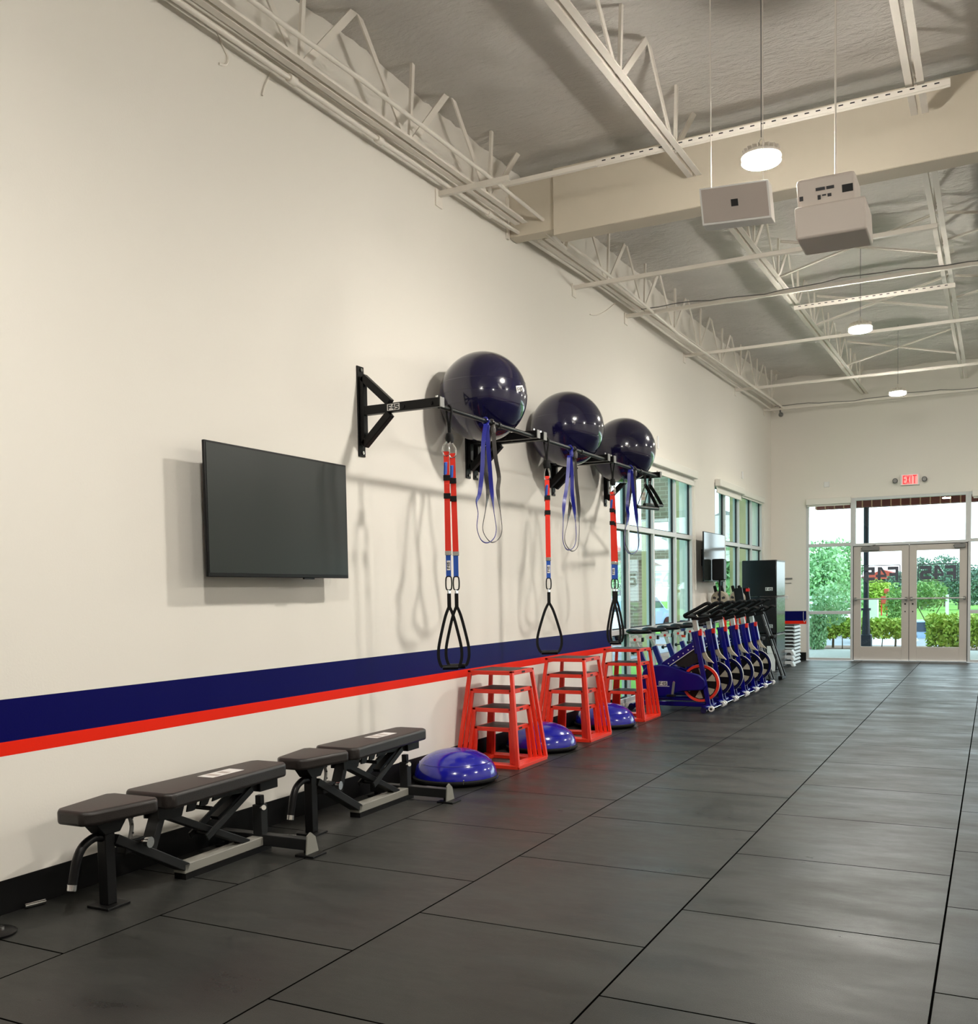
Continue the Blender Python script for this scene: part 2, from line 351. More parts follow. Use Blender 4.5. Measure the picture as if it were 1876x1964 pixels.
def plate(mb, org, u, v, x0, x1, y0, y1, t0, t1):
    org, u, v = Vector(org), Vector(u), Vector(v); nn = u.cross(v).normalized()
    return mb.prism([(x0,y0),(x1,y0),(x1,y1),(x0,y1)], lambda a, b, t: org+u*a+v*b+nn*t, t0, t1)

# ------------------------------------------------------------------ room shell
X1, Y0, HW = 10.2, -4.5, 6.2
RECESS = .22
fl = struct(MB().add([(0,Y0,0),(X1,Y0,0),(X1,YB,0),(0,YB,0)], [(0,1,2,3)]).build('floor', 'floor'))
W1 = (10.53, 13.96); W2 = (15.2, 18.70); WT = 3.03; WB = .06
w = MB()
for (y0, y1) in ((Y0, W1[0]), (W1[1], W2[0]), (W2[1], YB+.2)): w.box(-.2, 0, y0, y1, 0, HW)
for (y0, y1) in (W1, W2): w.box(-.2, 0, y0, y1, WT, HW); w.box(-.2, 0, y0, y1, -.1, WB)
struct(w.build('wall_left', 'wall'))
# back wall with the storefront opening
SX0, SX1, ST = .655, 9.6, 3.05
w = MB(); w.box(0, SX0, YB, YB+.2, 0, HW); w.box(SX1, X1, YB, YB+.2, 0, HW); w.box(SX0, SX1, YB, YB+.2, ST, HW)
struct(w.build('wall_back', 'wall'))
struct(MB().box(X1, X1+.2, Y0, YB, 0, HW).build('wall_right', 'wall'))
struct(MB().box(-.2, X1+.2, Y0-.2, Y0, 0, HW).build('wall_front', 'wall'))
b = MB()
for (y0, y1) in ((Y0, W1[0]), (W1[1], W2[0]), (W2[1], YB)): b.box(0, .007, y0, y1, 0, .15)
struct(b.build('baseboard_left', 'black_base', bevel=.002))
struct(MB().box(.007, SX0, YB-.007, YB, 0, .15).build('baseboard_back', 'black_base'))
# spray-foamed deck
def zdeck(x, y): return 4.95+.021*y
nx, ny = 110, 290; vs = []; fs = []
for j in range(ny+1):
    for i in range(nx+1):
        x = -.05 + (X1+.1)*(i/nx)**1.15; y = Y0 + (YB+.1-Y0)*j/ny
        h = noise.noise(Vector((x*1.3, y*1.3, 0)))*.05 + noise.noise(Vector((x*4.5, y*7, 3)))*.03 + noise.noise(Vector((x*11, y*13, 7)))*.012
        vs.append((x, y, zdeck(x, y)+h+.02))
for j in range(ny):
    for i in range(nx): k = j*(nx+1)+i; fs.append((k, k+nx+1, k+nx+2, k+1))
c = MB().add(vs, fs).build('ceiling', 'foam', smooth=80); struct(c)

# ------------------------------------------------------------------ windows
def pane(name, parent, x0, x1, y0, y1, z0, z1): return MB().box(x0, x1, y0, y1, z0, z1).build(name, 'glass', parent)
def left_window(n, y0, y1, muls, blind_spans):
    root = bpy.data.objects.new('window_%d' % n, None); COL.objects.link(root); struct(root)
    XF = -.003; XI = -.103; xg = -.053
    rails = (.90, 2.13)
    cells = [y0+.05] + [q for m_ in muls for q in (m_, m_+.05)] + [y1-.05]
    fr = MB(); fr.box(XI, XF, y0, y0+.05, WB, WT); fr.box(XI, XF, y1-.05, y1, WB, WT); fr.box(XI, XF, y0+.05, y1-.05, WT-.05, WT); fr.box(XI, XF, y0+.05, y1-.05, WB, WB+.05)
    fr.build('window_frame', 'alu', root, bevel=.003)
    for m_ in muls: MB().box(XI, XF, m_, m_+.05, WB+.05, WT-.05).build('mullion', 'alu', root, bevel=.003)
    for i in range(0, len(cells), 2):
        for z in rails: MB().box(XI, XF, cells[i], cells[i+1], z-.03, z+.03).build('transom_rail', 'alu', root, bevel=.003)
        zs = [WB+.05, rails[0]-.03, rails[0]+.03, rails[1]-.03, rails[1]+.03, WT-.05]
        for k in range(0, 6, 2):
            pane('pane', root, xg-.005, xg+.005, cells[i], cells[i+1], zs[k], zs[k+1])
            g = MB(); e = .014; a, bb, c0, c1 = cells[i], cells[i+1], zs[k], zs[k+1]
            g.box(xg-.012, xg+.014, a, a+e, c0, c1); g.box(xg-.012, xg+.014, bb-e, bb, c0, c1); g.box(xg-.012, xg+.014, a+e, bb-e, c1-e, c1); g.box(xg-.012, xg+.014, a+e, bb-e, c0, c0+e)
            g.build('gasket', 'gasket', root)
    return root
left_window(1, W1[0], W1[1], (11.16, 12.13, 13.10), None)
left_window(2, W2[0], W2[1], (15.87, 16.83, 17.81), None)
def blind(label, x0, x1, y0, y1, z0, z1, along='Y', drop=.09):
    o = (min(x0, x1), y0, z0); r = thing('roller_blind', label, 'blind', o)
    MB(o).box(x0, x1, y0, y1, z0+drop, z1).build('valance', 'blind', r, bevel=.01)
    if along == 'Y': MB(o).box(x0+.02, x0+.03, y0+.02, y1-.02, z0, z0+drop+.01).build('blind_fabric', 'blind', r); MB(o).cyl((x0+.025, y0+.02, z0), (x0+.025, y1-.02, z0), .011, n=8).build('bottom_rail', 'blind', r)
    else: MB(o).box(x0+.02, x1-.02, y0+.04, y0+.05, z0, z0+drop+.01).build('blind_fabric', 'blind', r); MB(o).cyl((x0+.02, y0+.045, z0), (x1-.02, y0+.045, z0), .011, n=8).build('bottom_rail', 'blind', r)
blind('white roller blind across the top of the left-wall window nearer the camera', .001, .09, W1[0]+.02, W1[1]-.01, 2.87, 3.07)
blind('white roller blind over the nearer half of the left-wall window by the corner', .001, .09, W2[0]+.02, 16.9, 2.89, 3.09)
blind('pale grey blind box over the farther half of the left-wall window by the corner', .001, .06, 16.92, W2[1]-.03, 2.95, 3.07, drop=.02)
blind('white roller blind above the sidelight left of the glass doors', SX0+.01, 1.47, YB-.09, YB-.001, 2.93, 3.07, along='X', drop=.02)
blind('white roller blind above the sidelight right of the glass doors', 3.50, 4.38, YB-.09, YB-.001, 2.93, 3.07, along='X', drop=.02)
def cord(label, pts):
    tag(MB().tube(catmull(pts, 5), .004, 5).build('blind_cord', 'blind', smooth=60), label, 'cord')
cord('looped white blind chain hanging at the right end of the nearer window', [(.02, 13.99, 2.95), (.015, 14.0, 2.2), (.02, 14.0, 1.45), (.03, 14.02, 1.4), (.02, 14.05, 1.45), (.015, 14.04, 2.2), (.02, 14.03, 2.95)])
cord('looped white blind chain hanging beside the corner end of the farther window', [(.02, 18.74, 2.95), (.015, 18.75, 2.2), (.02, 18.75, 1.45), (.03, 18.77, 1.4), (.02, 18.8, 1.45), (.015, 18.79, 2.2), (.02, 18.78, 2.95)])
cord('white cord hook hanging over the blue stripe left of the storefront', [(SX0-.05, YB-.012, .93), (SX0-.05, YB-.014, .8), (SX0-.03, YB-.016, .73), (SX0-.01, YB-.014, .78)])

# storefront: window_3 (sidelight left), door_1, door_2 with transom window_4, window_5 right sidelights
FY0, FY1 = YB+.005, YB+.105
def store(n, x0, x1, zs, muls=()):
    root = bpy.data.objects.new('window_%d' % n, None); COL.objects.link(root); struct(root)
    z0, z1 = zs[0], zs[-1]
    MB().box(x0, x0+.045, FY0, FY1, z0, z1).box(x1-.045, x1, FY0, FY1, z0, z1).box(x0+.045, x1-.045, FY0, FY1, z1-.05, z1).box(x0+.045, x1-.045, FY0, FY1, z0, z0+.05).build('window_frame', 'alu', root, bevel=.003)
    cuts = [x0+.045] + [q for m_ in muls for q in (m_-.025, m_+.025)] + [x1-.045]
    for m_ in muls: MB().box(m_-.025, m_+.025, FY0, FY1, z0+.05, z1-.05).build('mullion', 'alu', root, bevel=.003)
    for i in range(0, len(cuts), 2):
        lv = [z0+.05] + [q for z in zs[1:-1] for q in (z-.03, z+.03)] + [z1-.05]
        for z in zs[1:-1]: MB().box(cuts[i], cuts[i+1], FY0, FY1, z-.03, z+.03).build('transom_rail', 'alu', root, bevel=.003)
        for k in range(0, len(lv), 2): MB().box(cuts[i], cuts[i+1], FY0+.045, FY0+.055, lv[k], lv[k+1]).build('pane', 'glass', root)
    return root
store(3, SX0, 1.50, (.0, .91, 2.19, ST))
store(4, 1.50, 3.44, (2.15, ST))
store(5, 3.44, SX1, (.0, .91, 2.19, ST), muls=(4.4, 5.4, 6.4, 7.4, 8.5))
def door(n, x0, x1, hinge):
    root = bpy.data.objects.new('door_%d' % n, None); COL.objects.link(root); struct(root)
    s = .125; zb, zt = .27, 2.035
    MB().box(x0, x0+s, FY0+.02, FY0+.07, .012, 2.14).box(x1-s, x1, FY0+.02, FY0+.07, .012, 2.14).box(x0+s, x1-s, FY0+.02, FY0+.07, .012, zb).box(x0+s, x1-s, FY0+.02, FY0+.07, zt, 2.14).build('door_frame', 'door_alu', root, bevel=.003)
    MB().box(x0+s, x1-s, FY0+.04, FY0+.048, zb, zt).build('pane', 'glass', root)
    MB().cyl((x0+.03, FY0-.06, 1.16), (x1-.03, FY0-.06, 1.16), .014, n=12).build('push_bar', 'silver', root, smooth=50)
    MB().box(x0+.02, x0+.06, FY0-.07, FY0+.02, 1.13, 1.19).box(x1-.06, x1-.02, FY0-.07, FY0+.02, 1.13, 1.19).build('push_bar_mount', 'grey_metal', root, bevel=.004)
    xc = x0+.03 if hinge == 'L' else x1-.33
    MB().box(xc+.12, xc+.42 if hinge == 'L' else xc+.3, FY0-.05, FY0+.02, 2.06, 2.13).bar((xc+.1, FY0-.03, 2.10), (xc+.36, FY0-.06, 2.16), .02, .012).build('door_closer', 'grey_metal', root, bevel=.004)
    xl = x1-.06 if hinge == 'L' else x0+.06
    MB().cyl((xl, FY0+.012, 1.06), (xl, FY0+.022, 1.06), .016, n=12).cyl((xl, FY0+.012, .92), (xl, FY0+.022, .92), .012, n=12).build('lock_cylinder', 'dark_grey', root, smooth=50)
    lx = (x0+x1)/2-.30; W = .60
    yy = FY0+.036
    mb = MB(); org = (lx, yy, 1.50)
    logo(mb, org, (1, 0, 0), (0, 0, 1), W, .003, sx=-1)
    mb.build('logo_letters', 'decal', root)
    ol = MB(); e = .026; hh = .42*W
    pts = [(-e, hh+e), (W+e, hh+e), (W+e, -e), (W*.87, -e), (W*.87, W*.07), (W*.69, W*.07), (W*.69, -e), (W*.40, -e), (W*.36, W*.04), (W*.33, -e), (.05, -e), (-e, .05)]
    P = [Vector((lx+a, yy, 1.50+bz)) for a, bz in pts]
    for i in range(len(P)): ol.bar(P[i], P[(i+1) % len(P)], .015, .003, up=(0, 1, .001))
    ol.build('logo_outline', 'decal', root)
    return root
M['proj_white'] = mat('projector_shell', srgb(222, 212, 204), .5)
M['decal'] = mat('grey_window_decal', srgb(84, 88, 100), .6)
d1_ = door(1, 1.512, 2.466, 'L'); d2_ = door(2, 2.474, 3.428, 'R')
MB().box(2.4655, 2.4745, FY0+.03, FY0+.06, .012, 2.14).box(1.501, 1.512, FY0+.03, FY0+.06, .012, 2.14).box(1.501, 2.466, FY0+.03, FY0+.06, 2.14, 2.1495).box(1.512, 2.466, FY0+.03, FY0+.06, .001, .012).build('weather_strip', 'gasket', d1_)
MB().box(3.428, 3.439, FY0+.03, FY0+.06, .012, 2.14).box(2.474, 3.439, FY0+.03, FY0+.06, 2.14, 2.1495).box(2.474, 3.428, FY0+.03, FY0+.06, .001, .012).build('weather_strip', 'gasket', d2_)

# ------------------------------------------------------------------ roof steel
def zb(x, y): return 4.368+.0235*y+.06*x
g_j = 'white open-web roof joists'
def joist(x, ya, yb_, label, n0):
    o = (x, ya, zb(x, ya)); r = thing('roof_joist', label, 'joist', o, g_j)
    B = lambda y: Vector((x, y, zb(x, y)))
    for sgn in (-1, 1):
        MB(o).bar(B(ya+.12)+Vector((sgn*.036, 0, 0)), B(yb_-.1)+Vector((sgn*.036, 0, 0)), .045, .008).build('bottom_chord_angle', 'steel_white', r)
        MB(o).bar(B(ya+.12)+Vector((sgn*.017, 0, .022)), B(yb_-.1)+Vector((sgn*.017, 0, .022)), .006, .045).build('bottom_chord_angle', 'steel_white', r)
    T = lambda y: Vector((x, y, zdeck(x, y)+.075))
    MB(o).bar(T(ya), T(yb_), .11, .05).build('top_chord', 'steel_white', r)
    y = n0
    while y < yb_-.05:
        if y > ya+.1:
            for q, ww in ((y-.62, .045), (y+.62, .05)):
                if ya-.02 < q < yb_+.02: MB(o).bar(B(y)+Vector((0, .04 if q > y else -.04, .02)), T(q), ww, .012, up=(1, 0, 0)).build('web_member', 'steel_white', r)
            MB(o).bar(B(y)+Vector((.01, 0, .02)), T(y+.08), .034, .02, up=(1, 0, 0)).build('web_member', 'steel_white', r)
        y += 1.22
    return r
YBM0, YBM1 = 7.98, 8.19
names = {.2: 'along the left wall', 1.72: 'second from the left wall', 3.36: 'third from the left wall'}
for x in (.2, 1.72, 3.36, 5.0, 6.6, 8.2):
    if x in names:
        joist(x, -1.0 if x > 1 else 1.0, YBM0-.02, 'white roof joist %s, before the big beam' % names[x], 2.42 if x > 1 else 2.36)
        joist(x, YBM1+.02, YB-.01, 'white roof joist %s, beyond the big beam' % names[x], 8.75)
bm_ = MB((0, YBM0, 4.49)); bm_.box(.45, X1, YBM0, YBM1, 4.46, 5.02); bm_.box(.01, .45, YBM0+.03, YBM1-.03, 4.52, 5.02)
bm_.box(1.0, X1, YBM0-.0, YBM1+.0, 4.455, 4.459)
tag(bm_.build('ceiling_beam', 'beam', bevel=.006), 'deep cream ceiling beam spanning from the left wall across the room', 'beam')
tag(MB((.012, 7.96, 4.5)).box(0.001, .02, 7.96, 8.0, 4.5, 4.86).build('beam_seat_plate', 'steel_white'), 'narrow grey steel strip on the wall under the big beam end', 'bracket')
# bridging lines across the joists
def bridge(y, z, x1, label, cable=False, h=.035):
    o = (0, y, z); r = thing('bridging_bar', label, 'brace', o, 'bracing bars across the joists')
    MB(o).bar((.0, y, z), (x1, y, z), .035, .006).bar((.0, y-.016, z+h/2), (x1, y-.016, z+h/2), .005, h).build('angle_bar', 'steel_white', r)
    MB(o).box(.0, .012, y-.05, y+.05, z-.08, z+.05).build('wall_clip', 'steel_white', r, bevel=.003)
    if cable:
        pts = [(x, y-.02, z+.05+.02*math.sin(x*3)+.008*math.sin(x*11)) for x in [i*.2 for i in range(1, int(x1/.2))]]
        MB(o).tube(pts, .006, 5).build('cable', 'grey_metal', r, smooth=60)
bridge(6.77, 4.455, .62, 'short white bracing bar from left wall just before the big beam')
bridge(9.53, 4.476, 3.4, 'white bracing bar across the joists, first one beyond the beam')
bridge(11.13, 4.569, X1-.1, 'white bracing bar with dark cable, second beyond the beam', True)
bridge(13.57, 4.613, X1-.1, 'white bracing bar, third beyond the beam')
bridge(16.6, 4.673, X1-.1, 'white bracing bar, fourth beyond the beam')
bridge(18.9, 4.70, X1-.1, 'white bracing bar nearest the far wall', True)
def cross(y, x0, x1, label, z0=None):
    z0 = z0 or zb(x0, y)+.02; o = ((x0+x1)/2, y, z0); r = thing('cross_brace', label, 'brace', o, 'crossed braces between joists')
    MB(o).bar((x0, y, z0), (x1, y, zdeck(0, y)-.03), .03, .006, up=(0, 0, 1)).bar((x0, y+.014, z0+.01), (x1, y+.014, zdeck(0, y)-.03), .004, .03).build('brace_angle', 'steel_white', r)
    MB(o).bar((x1, y+.04, z0), (x0, y+.04, zdeck(0, y)-.03), .03, .006, up=(0, 0, 1)).bar((x1, y+.054, z0+.01), (x0, y+.054, zdeck(0, y)-.03), .004, .03).build('brace_angle', 'steel_white', r)
cross(11.13, 1.76, 3.32, 'crossed white brace between joists just beyond the hanging box by the beam')
cross(13.6, 1.76, 3.32, 'crossed white brace between joists behind the middle ceiling lamp')
cross(16.6, 1.76, 3.32, 'crossed white brace between joists nearest the far wall')
cross(11.13, 3.40, 4.96, 'crossed white brace at the right edge of the view beyond the beam')
cross(13.6, 3.40, 4.96, 'crossed white brace at the right edge of the view, middle of the far bay')
# slotted channel carrying the lamps
def channel(y, z, x0, x1, label):
    o = (x0, y, z); r = thing('slotted_channel', label, 'channel', o, 'slotted channels carrying the ceiling lamps')
    MB(o).box(x0, x1, y-.02, y-.017, z-.02, z+.02).box(x0, x1, y+.017, y+.02, z-.02, z+.02).box(x0, x1, y-.017, y+.017, z+.017, z+.02).build('channel_rail', 'steel_white', r)
    x = x0+.05
    while x < x1-.05: MB(o).box(x, x+.03, y-.022, y-.0195, z+.001, z+.009).build('slot', 'ink', r); x += .075
channel(7.3, 4.67, 1.11, 3.58, 'slotted white channel by the beam over the nearest ceiling lamp')
channel(12.22, 4.70, 1.72, 3.45, 'slotted white channel over the middle ceiling lamp')
tag(MB((.3, 7.3, 4.67)).bar((.03, 7.3, 4.67), (1.11, 7.3, 4.67), .03, .035).build('channel_extension', 'steel_white'), 'plain white bar joining the slotted channel to the wall joist', 'channel')

# conduits
def conduit(name, label, pts, r=.014, couplings=()):
    o = pts[0]; t = thing(name, label, 'conduit', o, 'white conduits along the wall joist')
    MB(o).tube(pts, r, 8).build('pipe', 'steel_white', t, smooth=60)
    for p in couplings: MB(o).cyl(Vector(p)-Vector((0, .03, 0)), Vector(p)+Vector((0, .03, 0)), r*1.7, n=10).build('coupling', 'steel_white', t, smooth=50)
def cl(px, py, X): return tuple(at_x(px, py, X))
a0, a1, a2, a3 = at_x(338, 0, .10), at_x(727, 268.7, .10), at_x(938, 410, .10), at_x(1143, 543, .10)
conduit('conduit', 'lowest white conduit along the top of the left wall', [a0+(a0-a1), a0, a1, a2, a3, Vector((.12, 19.3, 4.74))], .016, [a1, a2, (a0+a1)/2])
b0, b1 = at_x(362, 0, .12), at_x(950, 400, .12)
conduit('conduit', 'thin white conduit just above the lowest one, under the joist chord', [b0+(b0-b1)*.3, b0, b1], .011)
p3 = [at_x(482, 0, .34), at_x(532, 38, .34), at_x(700, 158, .34), at_x(959, 355, .34), at_x(1042, 422, .34), at_x(1048, 432, .34), at_x(1047, 445, .34), at_x(1086, 477, .34), at_x(1087, 464, .34), at_x(1190, 545, .34), at_x(1300, 640, .34), Vector((.36, 18.9, 4.72))]
conduit('conduit', 'white conduit in front of the joist webs with a step at the beam', [p3[0]+(p3[0]-p3[2])]+p3, .015)
# small loose wires
for lab, pts in (('short white wire hanging from the conduit above the left wall', [(415, 55), (428, 90), (437, 110), (433, 124), (420, 122)]),
                 ('thin white wire with a small hook high on the left wall', [(520, 140), (508, 165), (503, 183)]),
                 ('thin pale wire curling down the wall beyond the beam', [(1180, 582), (1160, 598), (1145, 604), (1132, 603)])):
    tag(MB(at_x(pts[0][0], pts[0][1], .005)).tube(catmull([at_x(a, b_, .005) for a, b_ in pts], 4), .007, 5).build('loose_wire', 'steel_white', smooth=60), lab, 'wire')

# ------------------------------------------------------------------ ceiling lamps
def lamp_proto():
    r = thing('ceiling_lamp', 'x', 'lamp', (0, 0, 0), 'round ceiling lamps')
    MB().lathe([(.0, .06), (.04, .06), (.055, .04), (.09, .036), (.118, .016), (.122, .0), (.118, -.008), (.105, -.008)], 36).build('housing', 'steel_white', r, smooth=40)
    f = MB()
    for k in range(20):
        t = 2*PI*k/20; f.bar((.05*math.cos(t), .05*math.sin(t), .05), (.112*math.cos(t), .112*math.sin(t), .03), .006, .03)
    f.build('cooling_fins', 'steel_white', r)
    MB().lathe([(.108, -.006), (.117, -.010), (.119, -.030), (.110, -.038), (.07, -.048), (.035, -.052), (0.0005, -.053)], 36).build('lens', 'lamp', r, smooth=60)
    MB().tube(catmull([(0, 0, .055), (.018, 0, .08), (0, 0, .115), (-.018, 0, .08), (0, 0, .055)], 6), .005, 6).build('hook', 'steel_white', r, smooth=60)
    return r
LP = lamp_proto()
LPOS = [(2.55, 1.75, 3.95), (2.55, 6.37, 4.06), (2.55, 11.45, 4.18), (2.55, 16.07, 4.29), (7.5, 1.4, 4.10), (7.5, 6.8, 4.24), (7.5, 12.22, 4.38), (7.5, 17.16, 4.46)]
LLAB = ['lit round ceiling lamp above the camera', 'lit round ceiling lamp nearest the camera, hanging before the big beam', 'lit round ceiling lamp in the middle, beyond the beam', 'lit round ceiling lamp farthest away by the end wall',
        'lit round ceiling lamp out of view on the right, behind the camera', 'lit round ceiling lamp out of view on the right, by the beam', 'lit round ceiling lamp out of view on the right, middle of the far bay', 'lit round ceiling lamp out of view on the right, by the end wall']
hang = {}
for i, p in enumerate(LPOS):
    r = place(LP, p, LLAB[i], 'round ceiling lamps', first=(i == 0))
    if p[1] > 10 or p[1] < 3:
        for ch in kids(r):
            if ch.name.startswith('lens'): ch.data = ch.data.copy(); ch.data.materials[0] = M['lamp_mid' if p[1] < 15 else 'lamp_far']
for i, p in enumerate(LPOS):
    top = hang.get(p[1], zdeck(0, p[1])) if p[0] < 3 else zdeck(0, p[1])
    r = [o for o in bpy.data.objects if o.parent is None and o.name.startswith('ceiling_lamp')][i]
    MB(p).cyl((p[0], p[1], p[2]+.11), (p[0], p[1], top+.02), .003, n=6).build('hanging_cable', 'grey_metal', r)

# ------------------------------------------------------------------ hanging AV boxes
o = (2.0, 5.8, 3.9); r = thing('ceiling_speaker', 'flat grey hanging panel with white rim and small square badge, left of the projector', 'speaker', o)
q = [at_y(1340, 360, 5.8), at_y(1474, 345, 5.8), at_y(1480, 415, 5.8), at_y(1348, 435, 5.8)]
cx_, cz_ = sum(p.x for p in q)/4, sum(p.z for p in q)/4
uu = ((q[1]-q[0])+(q[2]-q[3])).normalized(); vv = ((q[0]-q[3])+(q[1]-q[2])).normalized()
ww_ = ((q[1]-q[0]).length+(q[2]-q[3]).length)/2; hh_ = ((q[0]-q[3]).length+(q[1]-q[2]).length)/2
cc = Vector((cx_, 5.8, cz_)); oo = cc-uu*ww_/2-vv*hh_/2
plate(MB(o), oo, uu, vv, 0, ww_, 0, hh_, -.10, 0).build('cabinet', 'white_plastic', r, bevel=.004)
plate(MB(o), oo, uu, vv, .012, ww_-.012, .012, hh_-.012, .0005, .004).build('grille', 'speaker_grille', r)
plate(MB(o), oo, uu, vv, ww_/2-.02, ww_/2+.02, hh_/2-.02, hh_/2+.02, .004, .007).build('badge', 'dark_grey', r)
for sx in (-.15, .15): MB(o).cyl(cc+Vector((sx, .05, hh_/2)), (cc.x+sx, cc.y+.05, zdeck(0, 6.4)+.02), .003, n=6).build('hanging_cable', 'steel_white', r)
o = (2.65, 5.7, 3.8); r = thing('projector', 'white ceiling projector showing its rear ports, right of the flat grey panel', 'projector', o)
q = [at_y(1523, 400, 5.7), at_y(1660, 372, 5.7), at_y(1660, 440, 5.7), at_y(1530, 458, 5.7)]
uu = ((q[1]-q[0])+(q[2]-q[3])).normalized(); vv = ((q[0]-q[3])+(q[1]-q[2])).normalized()
ww_ = (q[1]-q[0]).length; hh_ = ((q[0]-q[3]).length+(q[1]-q[2]).length)/2
cc = sum(q, Vector())/4; oo = cc-uu*ww_/2-vv*hh_/2
plate(MB(o), oo, uu, vv, 0, ww_, 0, hh_, -.30, 0).build('body', 'proj_white', r, bevel=.012)
nb = uu.cross(vv)
oo2 = oo+vv*hh_*.98-nb*.05
plate(MB(o), oo2, uu, vv, .01, ww_-.05, 0, .17, -.25, 0).build('rear_housing', 'proj_white', r, bevel=.02)
k_ = ww_/.46; pm = MB(o)
for (a, b_, c0, d) in ((.03, .055, .06, .09), (.14, .20, .11, .13), (.21, .26, .11, .13), (.15, .17, .05, .08), (.18, .205, .07, .08), (.215, .24, .06, .08)): plate(pm, oo2, uu, vv, a*k_, b_*k_, c0*k_, d*k_, .001, .004)
pm.build('port', 'ink', r)
plate(MB(o), oo2, uu, vv, .31*k_, .38*k_, .07*k_, .12*k_, .001, .004).build('power_inlet', 'dark_grey', r)
MB(o).cyl(cc+Vector((0, .2, hh_/2)), (cc.x, cc.y+.2, zdeck(0, 6.5)+.02), .005, n=12).build('mount_pole', 'steel_white', r, smooth=50)

# security camera in the corner, small wall items
o = (.22, 19.3, 4.70); r = thing('security_camera', 'small grey camera high in the far corner under the joist', 'camera', o)
MB(o).cyl((.22, 19.3, 4.70), (.22, 19.3, 4.84), .015, n=10).build('stem', 'grey_metal', r)
MB(o).sphere((.24, 19.26, 4.67), .045, 14, 10).build('dome', 'grey_metal', r, smooth=60)
tag(MB().box(0, .012, 12.3, 12.36, 3.2, 3.36).build('wall_hook', 'white_plastic', bevel=.004), 'small white hook plate above the nearer window', 'hook')
tag(MB().box(0, .02, 17.02, 17.1, 3.27, 3.39).build('wall_sensor', 'white_plastic', bevel=.006), 'small white sensor on the wall above the farther window', 'sensor')
tag(MB().box(.98, 1.08, YB-.02, YB, 3.28, 3.38).build('wall_sensor', 'white_plastic', bevel=.006), 'small square white plate high above the left sidelight', 'sensor')
tag(MB().box(.75-.0, .9, YB-.015, YB, 1.56, 1.585).box(.75, .88, YB-.012, YB, 1.48, 1.49).build('wall_rail', 'grey_metal', bevel=.002) if False else MB().box(.22, .40, YB-.03, YB, 1.56, 1.585).box(.22, .38, YB-.015, YB, 1.48, 1.49).build('wall_rail', 'grey_metal', bevel=.002), 'small grey rail on the end wall right of the black box tower', 'rail')
tag(MB().box(.24, .32, YB-.012, YB, 1.18, 1.25).build('switch_plate', 'white_plastic', bevel=.003), 'white switch plate on the end wall beside the black box tower', 'switch')

# exit sign
o = (2.48, YB-.04, 3.3); r = thing('exit_sign', 'lit red EXIT sign with two grey lamp heads above the glass doors', 'sign', o)
MB(o).box(2.32, 2.64, YB-.045, YB-.001, 3.22, 3.42).build('housing', 'white_plastic', r, bevel=.006)
MB(o).box(2.35, 2.61, YB-.049, YB-.045, 3.235, 3.405).build('face', 'exit_face', r)
L = MB(o); y0_, y1_ = YB-.056, YB-.049
def lb(x0, x1, z0, z1): L.box(x0, x1, y0_, y1_, z0, z1)
z0_, z1_ = 3.245, 3.395
lb(2.365, 2.379, z0_, z1_); [lb(2.379, 2.413, z, z+.016) for z in (z0_, 3.313, z1_-.016)]
for s_ in (1, -1): L.bar((2.448-s_*.02, (y0_+y1_)/2, z0_), (2.448+s_*.02, (y0_+y1_)/2, z1_), .007, .016, up=(1, 0, 0))
lb(2.492, 2.507, z0_, z1_); lb(2.552, 2.567, z0_, z1_); lb(2.528, 2.592, z1_-.016, z1_)
L.build('letters', 'exit_red', r)
for x, sg in ((2.235, -1), (2.725, 1)):
    h = MB(o).cyl((x, YB-.10, 3.31), (x, YB-.02, 3.32), .045, .035, 20).build('lamp_head', 'dark_grey', r, smooth=50)
    MB(o).cyl((x, YB-.107, 3.31), (x, YB-.10, 3.31), .036, n=20).build('lens', 'grey_metal', h, smooth=50)

# ------------------------------------------------------------------ televisions
def tv(o, x, y0, y1, z0, z1, label, scr='tv_screen'):
    r = thing('television', label, 'television', o)
    MB(o).box(x-.018, x, y0, y1, z0, z1).build('bezel', 'black_plastic', r, bevel=.004)
    MB(o).box(x, x+.002, y0+.012, y1-.012, z0+.022, z1-.012).build('screen', scr, r)
    MB(o).box(x-.06, x-.018, y0+.2, y1-.2, z0+.08, z1-.2).build('rear_housing', 'black_plastic', r, bevel=.01)
    MB(o).box(x-.012, x+.001, (y0+y1)/2+.18, (y0+y1)/2+.28, z0-.008, z0).build('sensor_tab', 'black_plastic', r)
    m = MB(o); m.box(.001, .012, (y0+y1)/2-.2, (y0+y1)/2+.2, (z0+z1)/2-.12, (z0+z1)/2+.12); m.box(.012, x-.06, (y0+y1)/2-.03, (y0+y1)/2+.03, (z0+z1)/2-.05, (z0+z1)/2+.05)
    m.build('wall_mount', 'black_metal', r)
    return r
tv((.15, 4.6, 1.49), .15, at_x(395, 970, .15).y, 5.245, 1.488, 2.213, 'large black wall television on the left, its screen dark', 'tv_screen_dark')
tv((.15, 14.6, 1.5), .15, 13.99, 15.22, 1.50, 2.22, 'smaller-looking television on the pier between the windows, reflecting daylight')

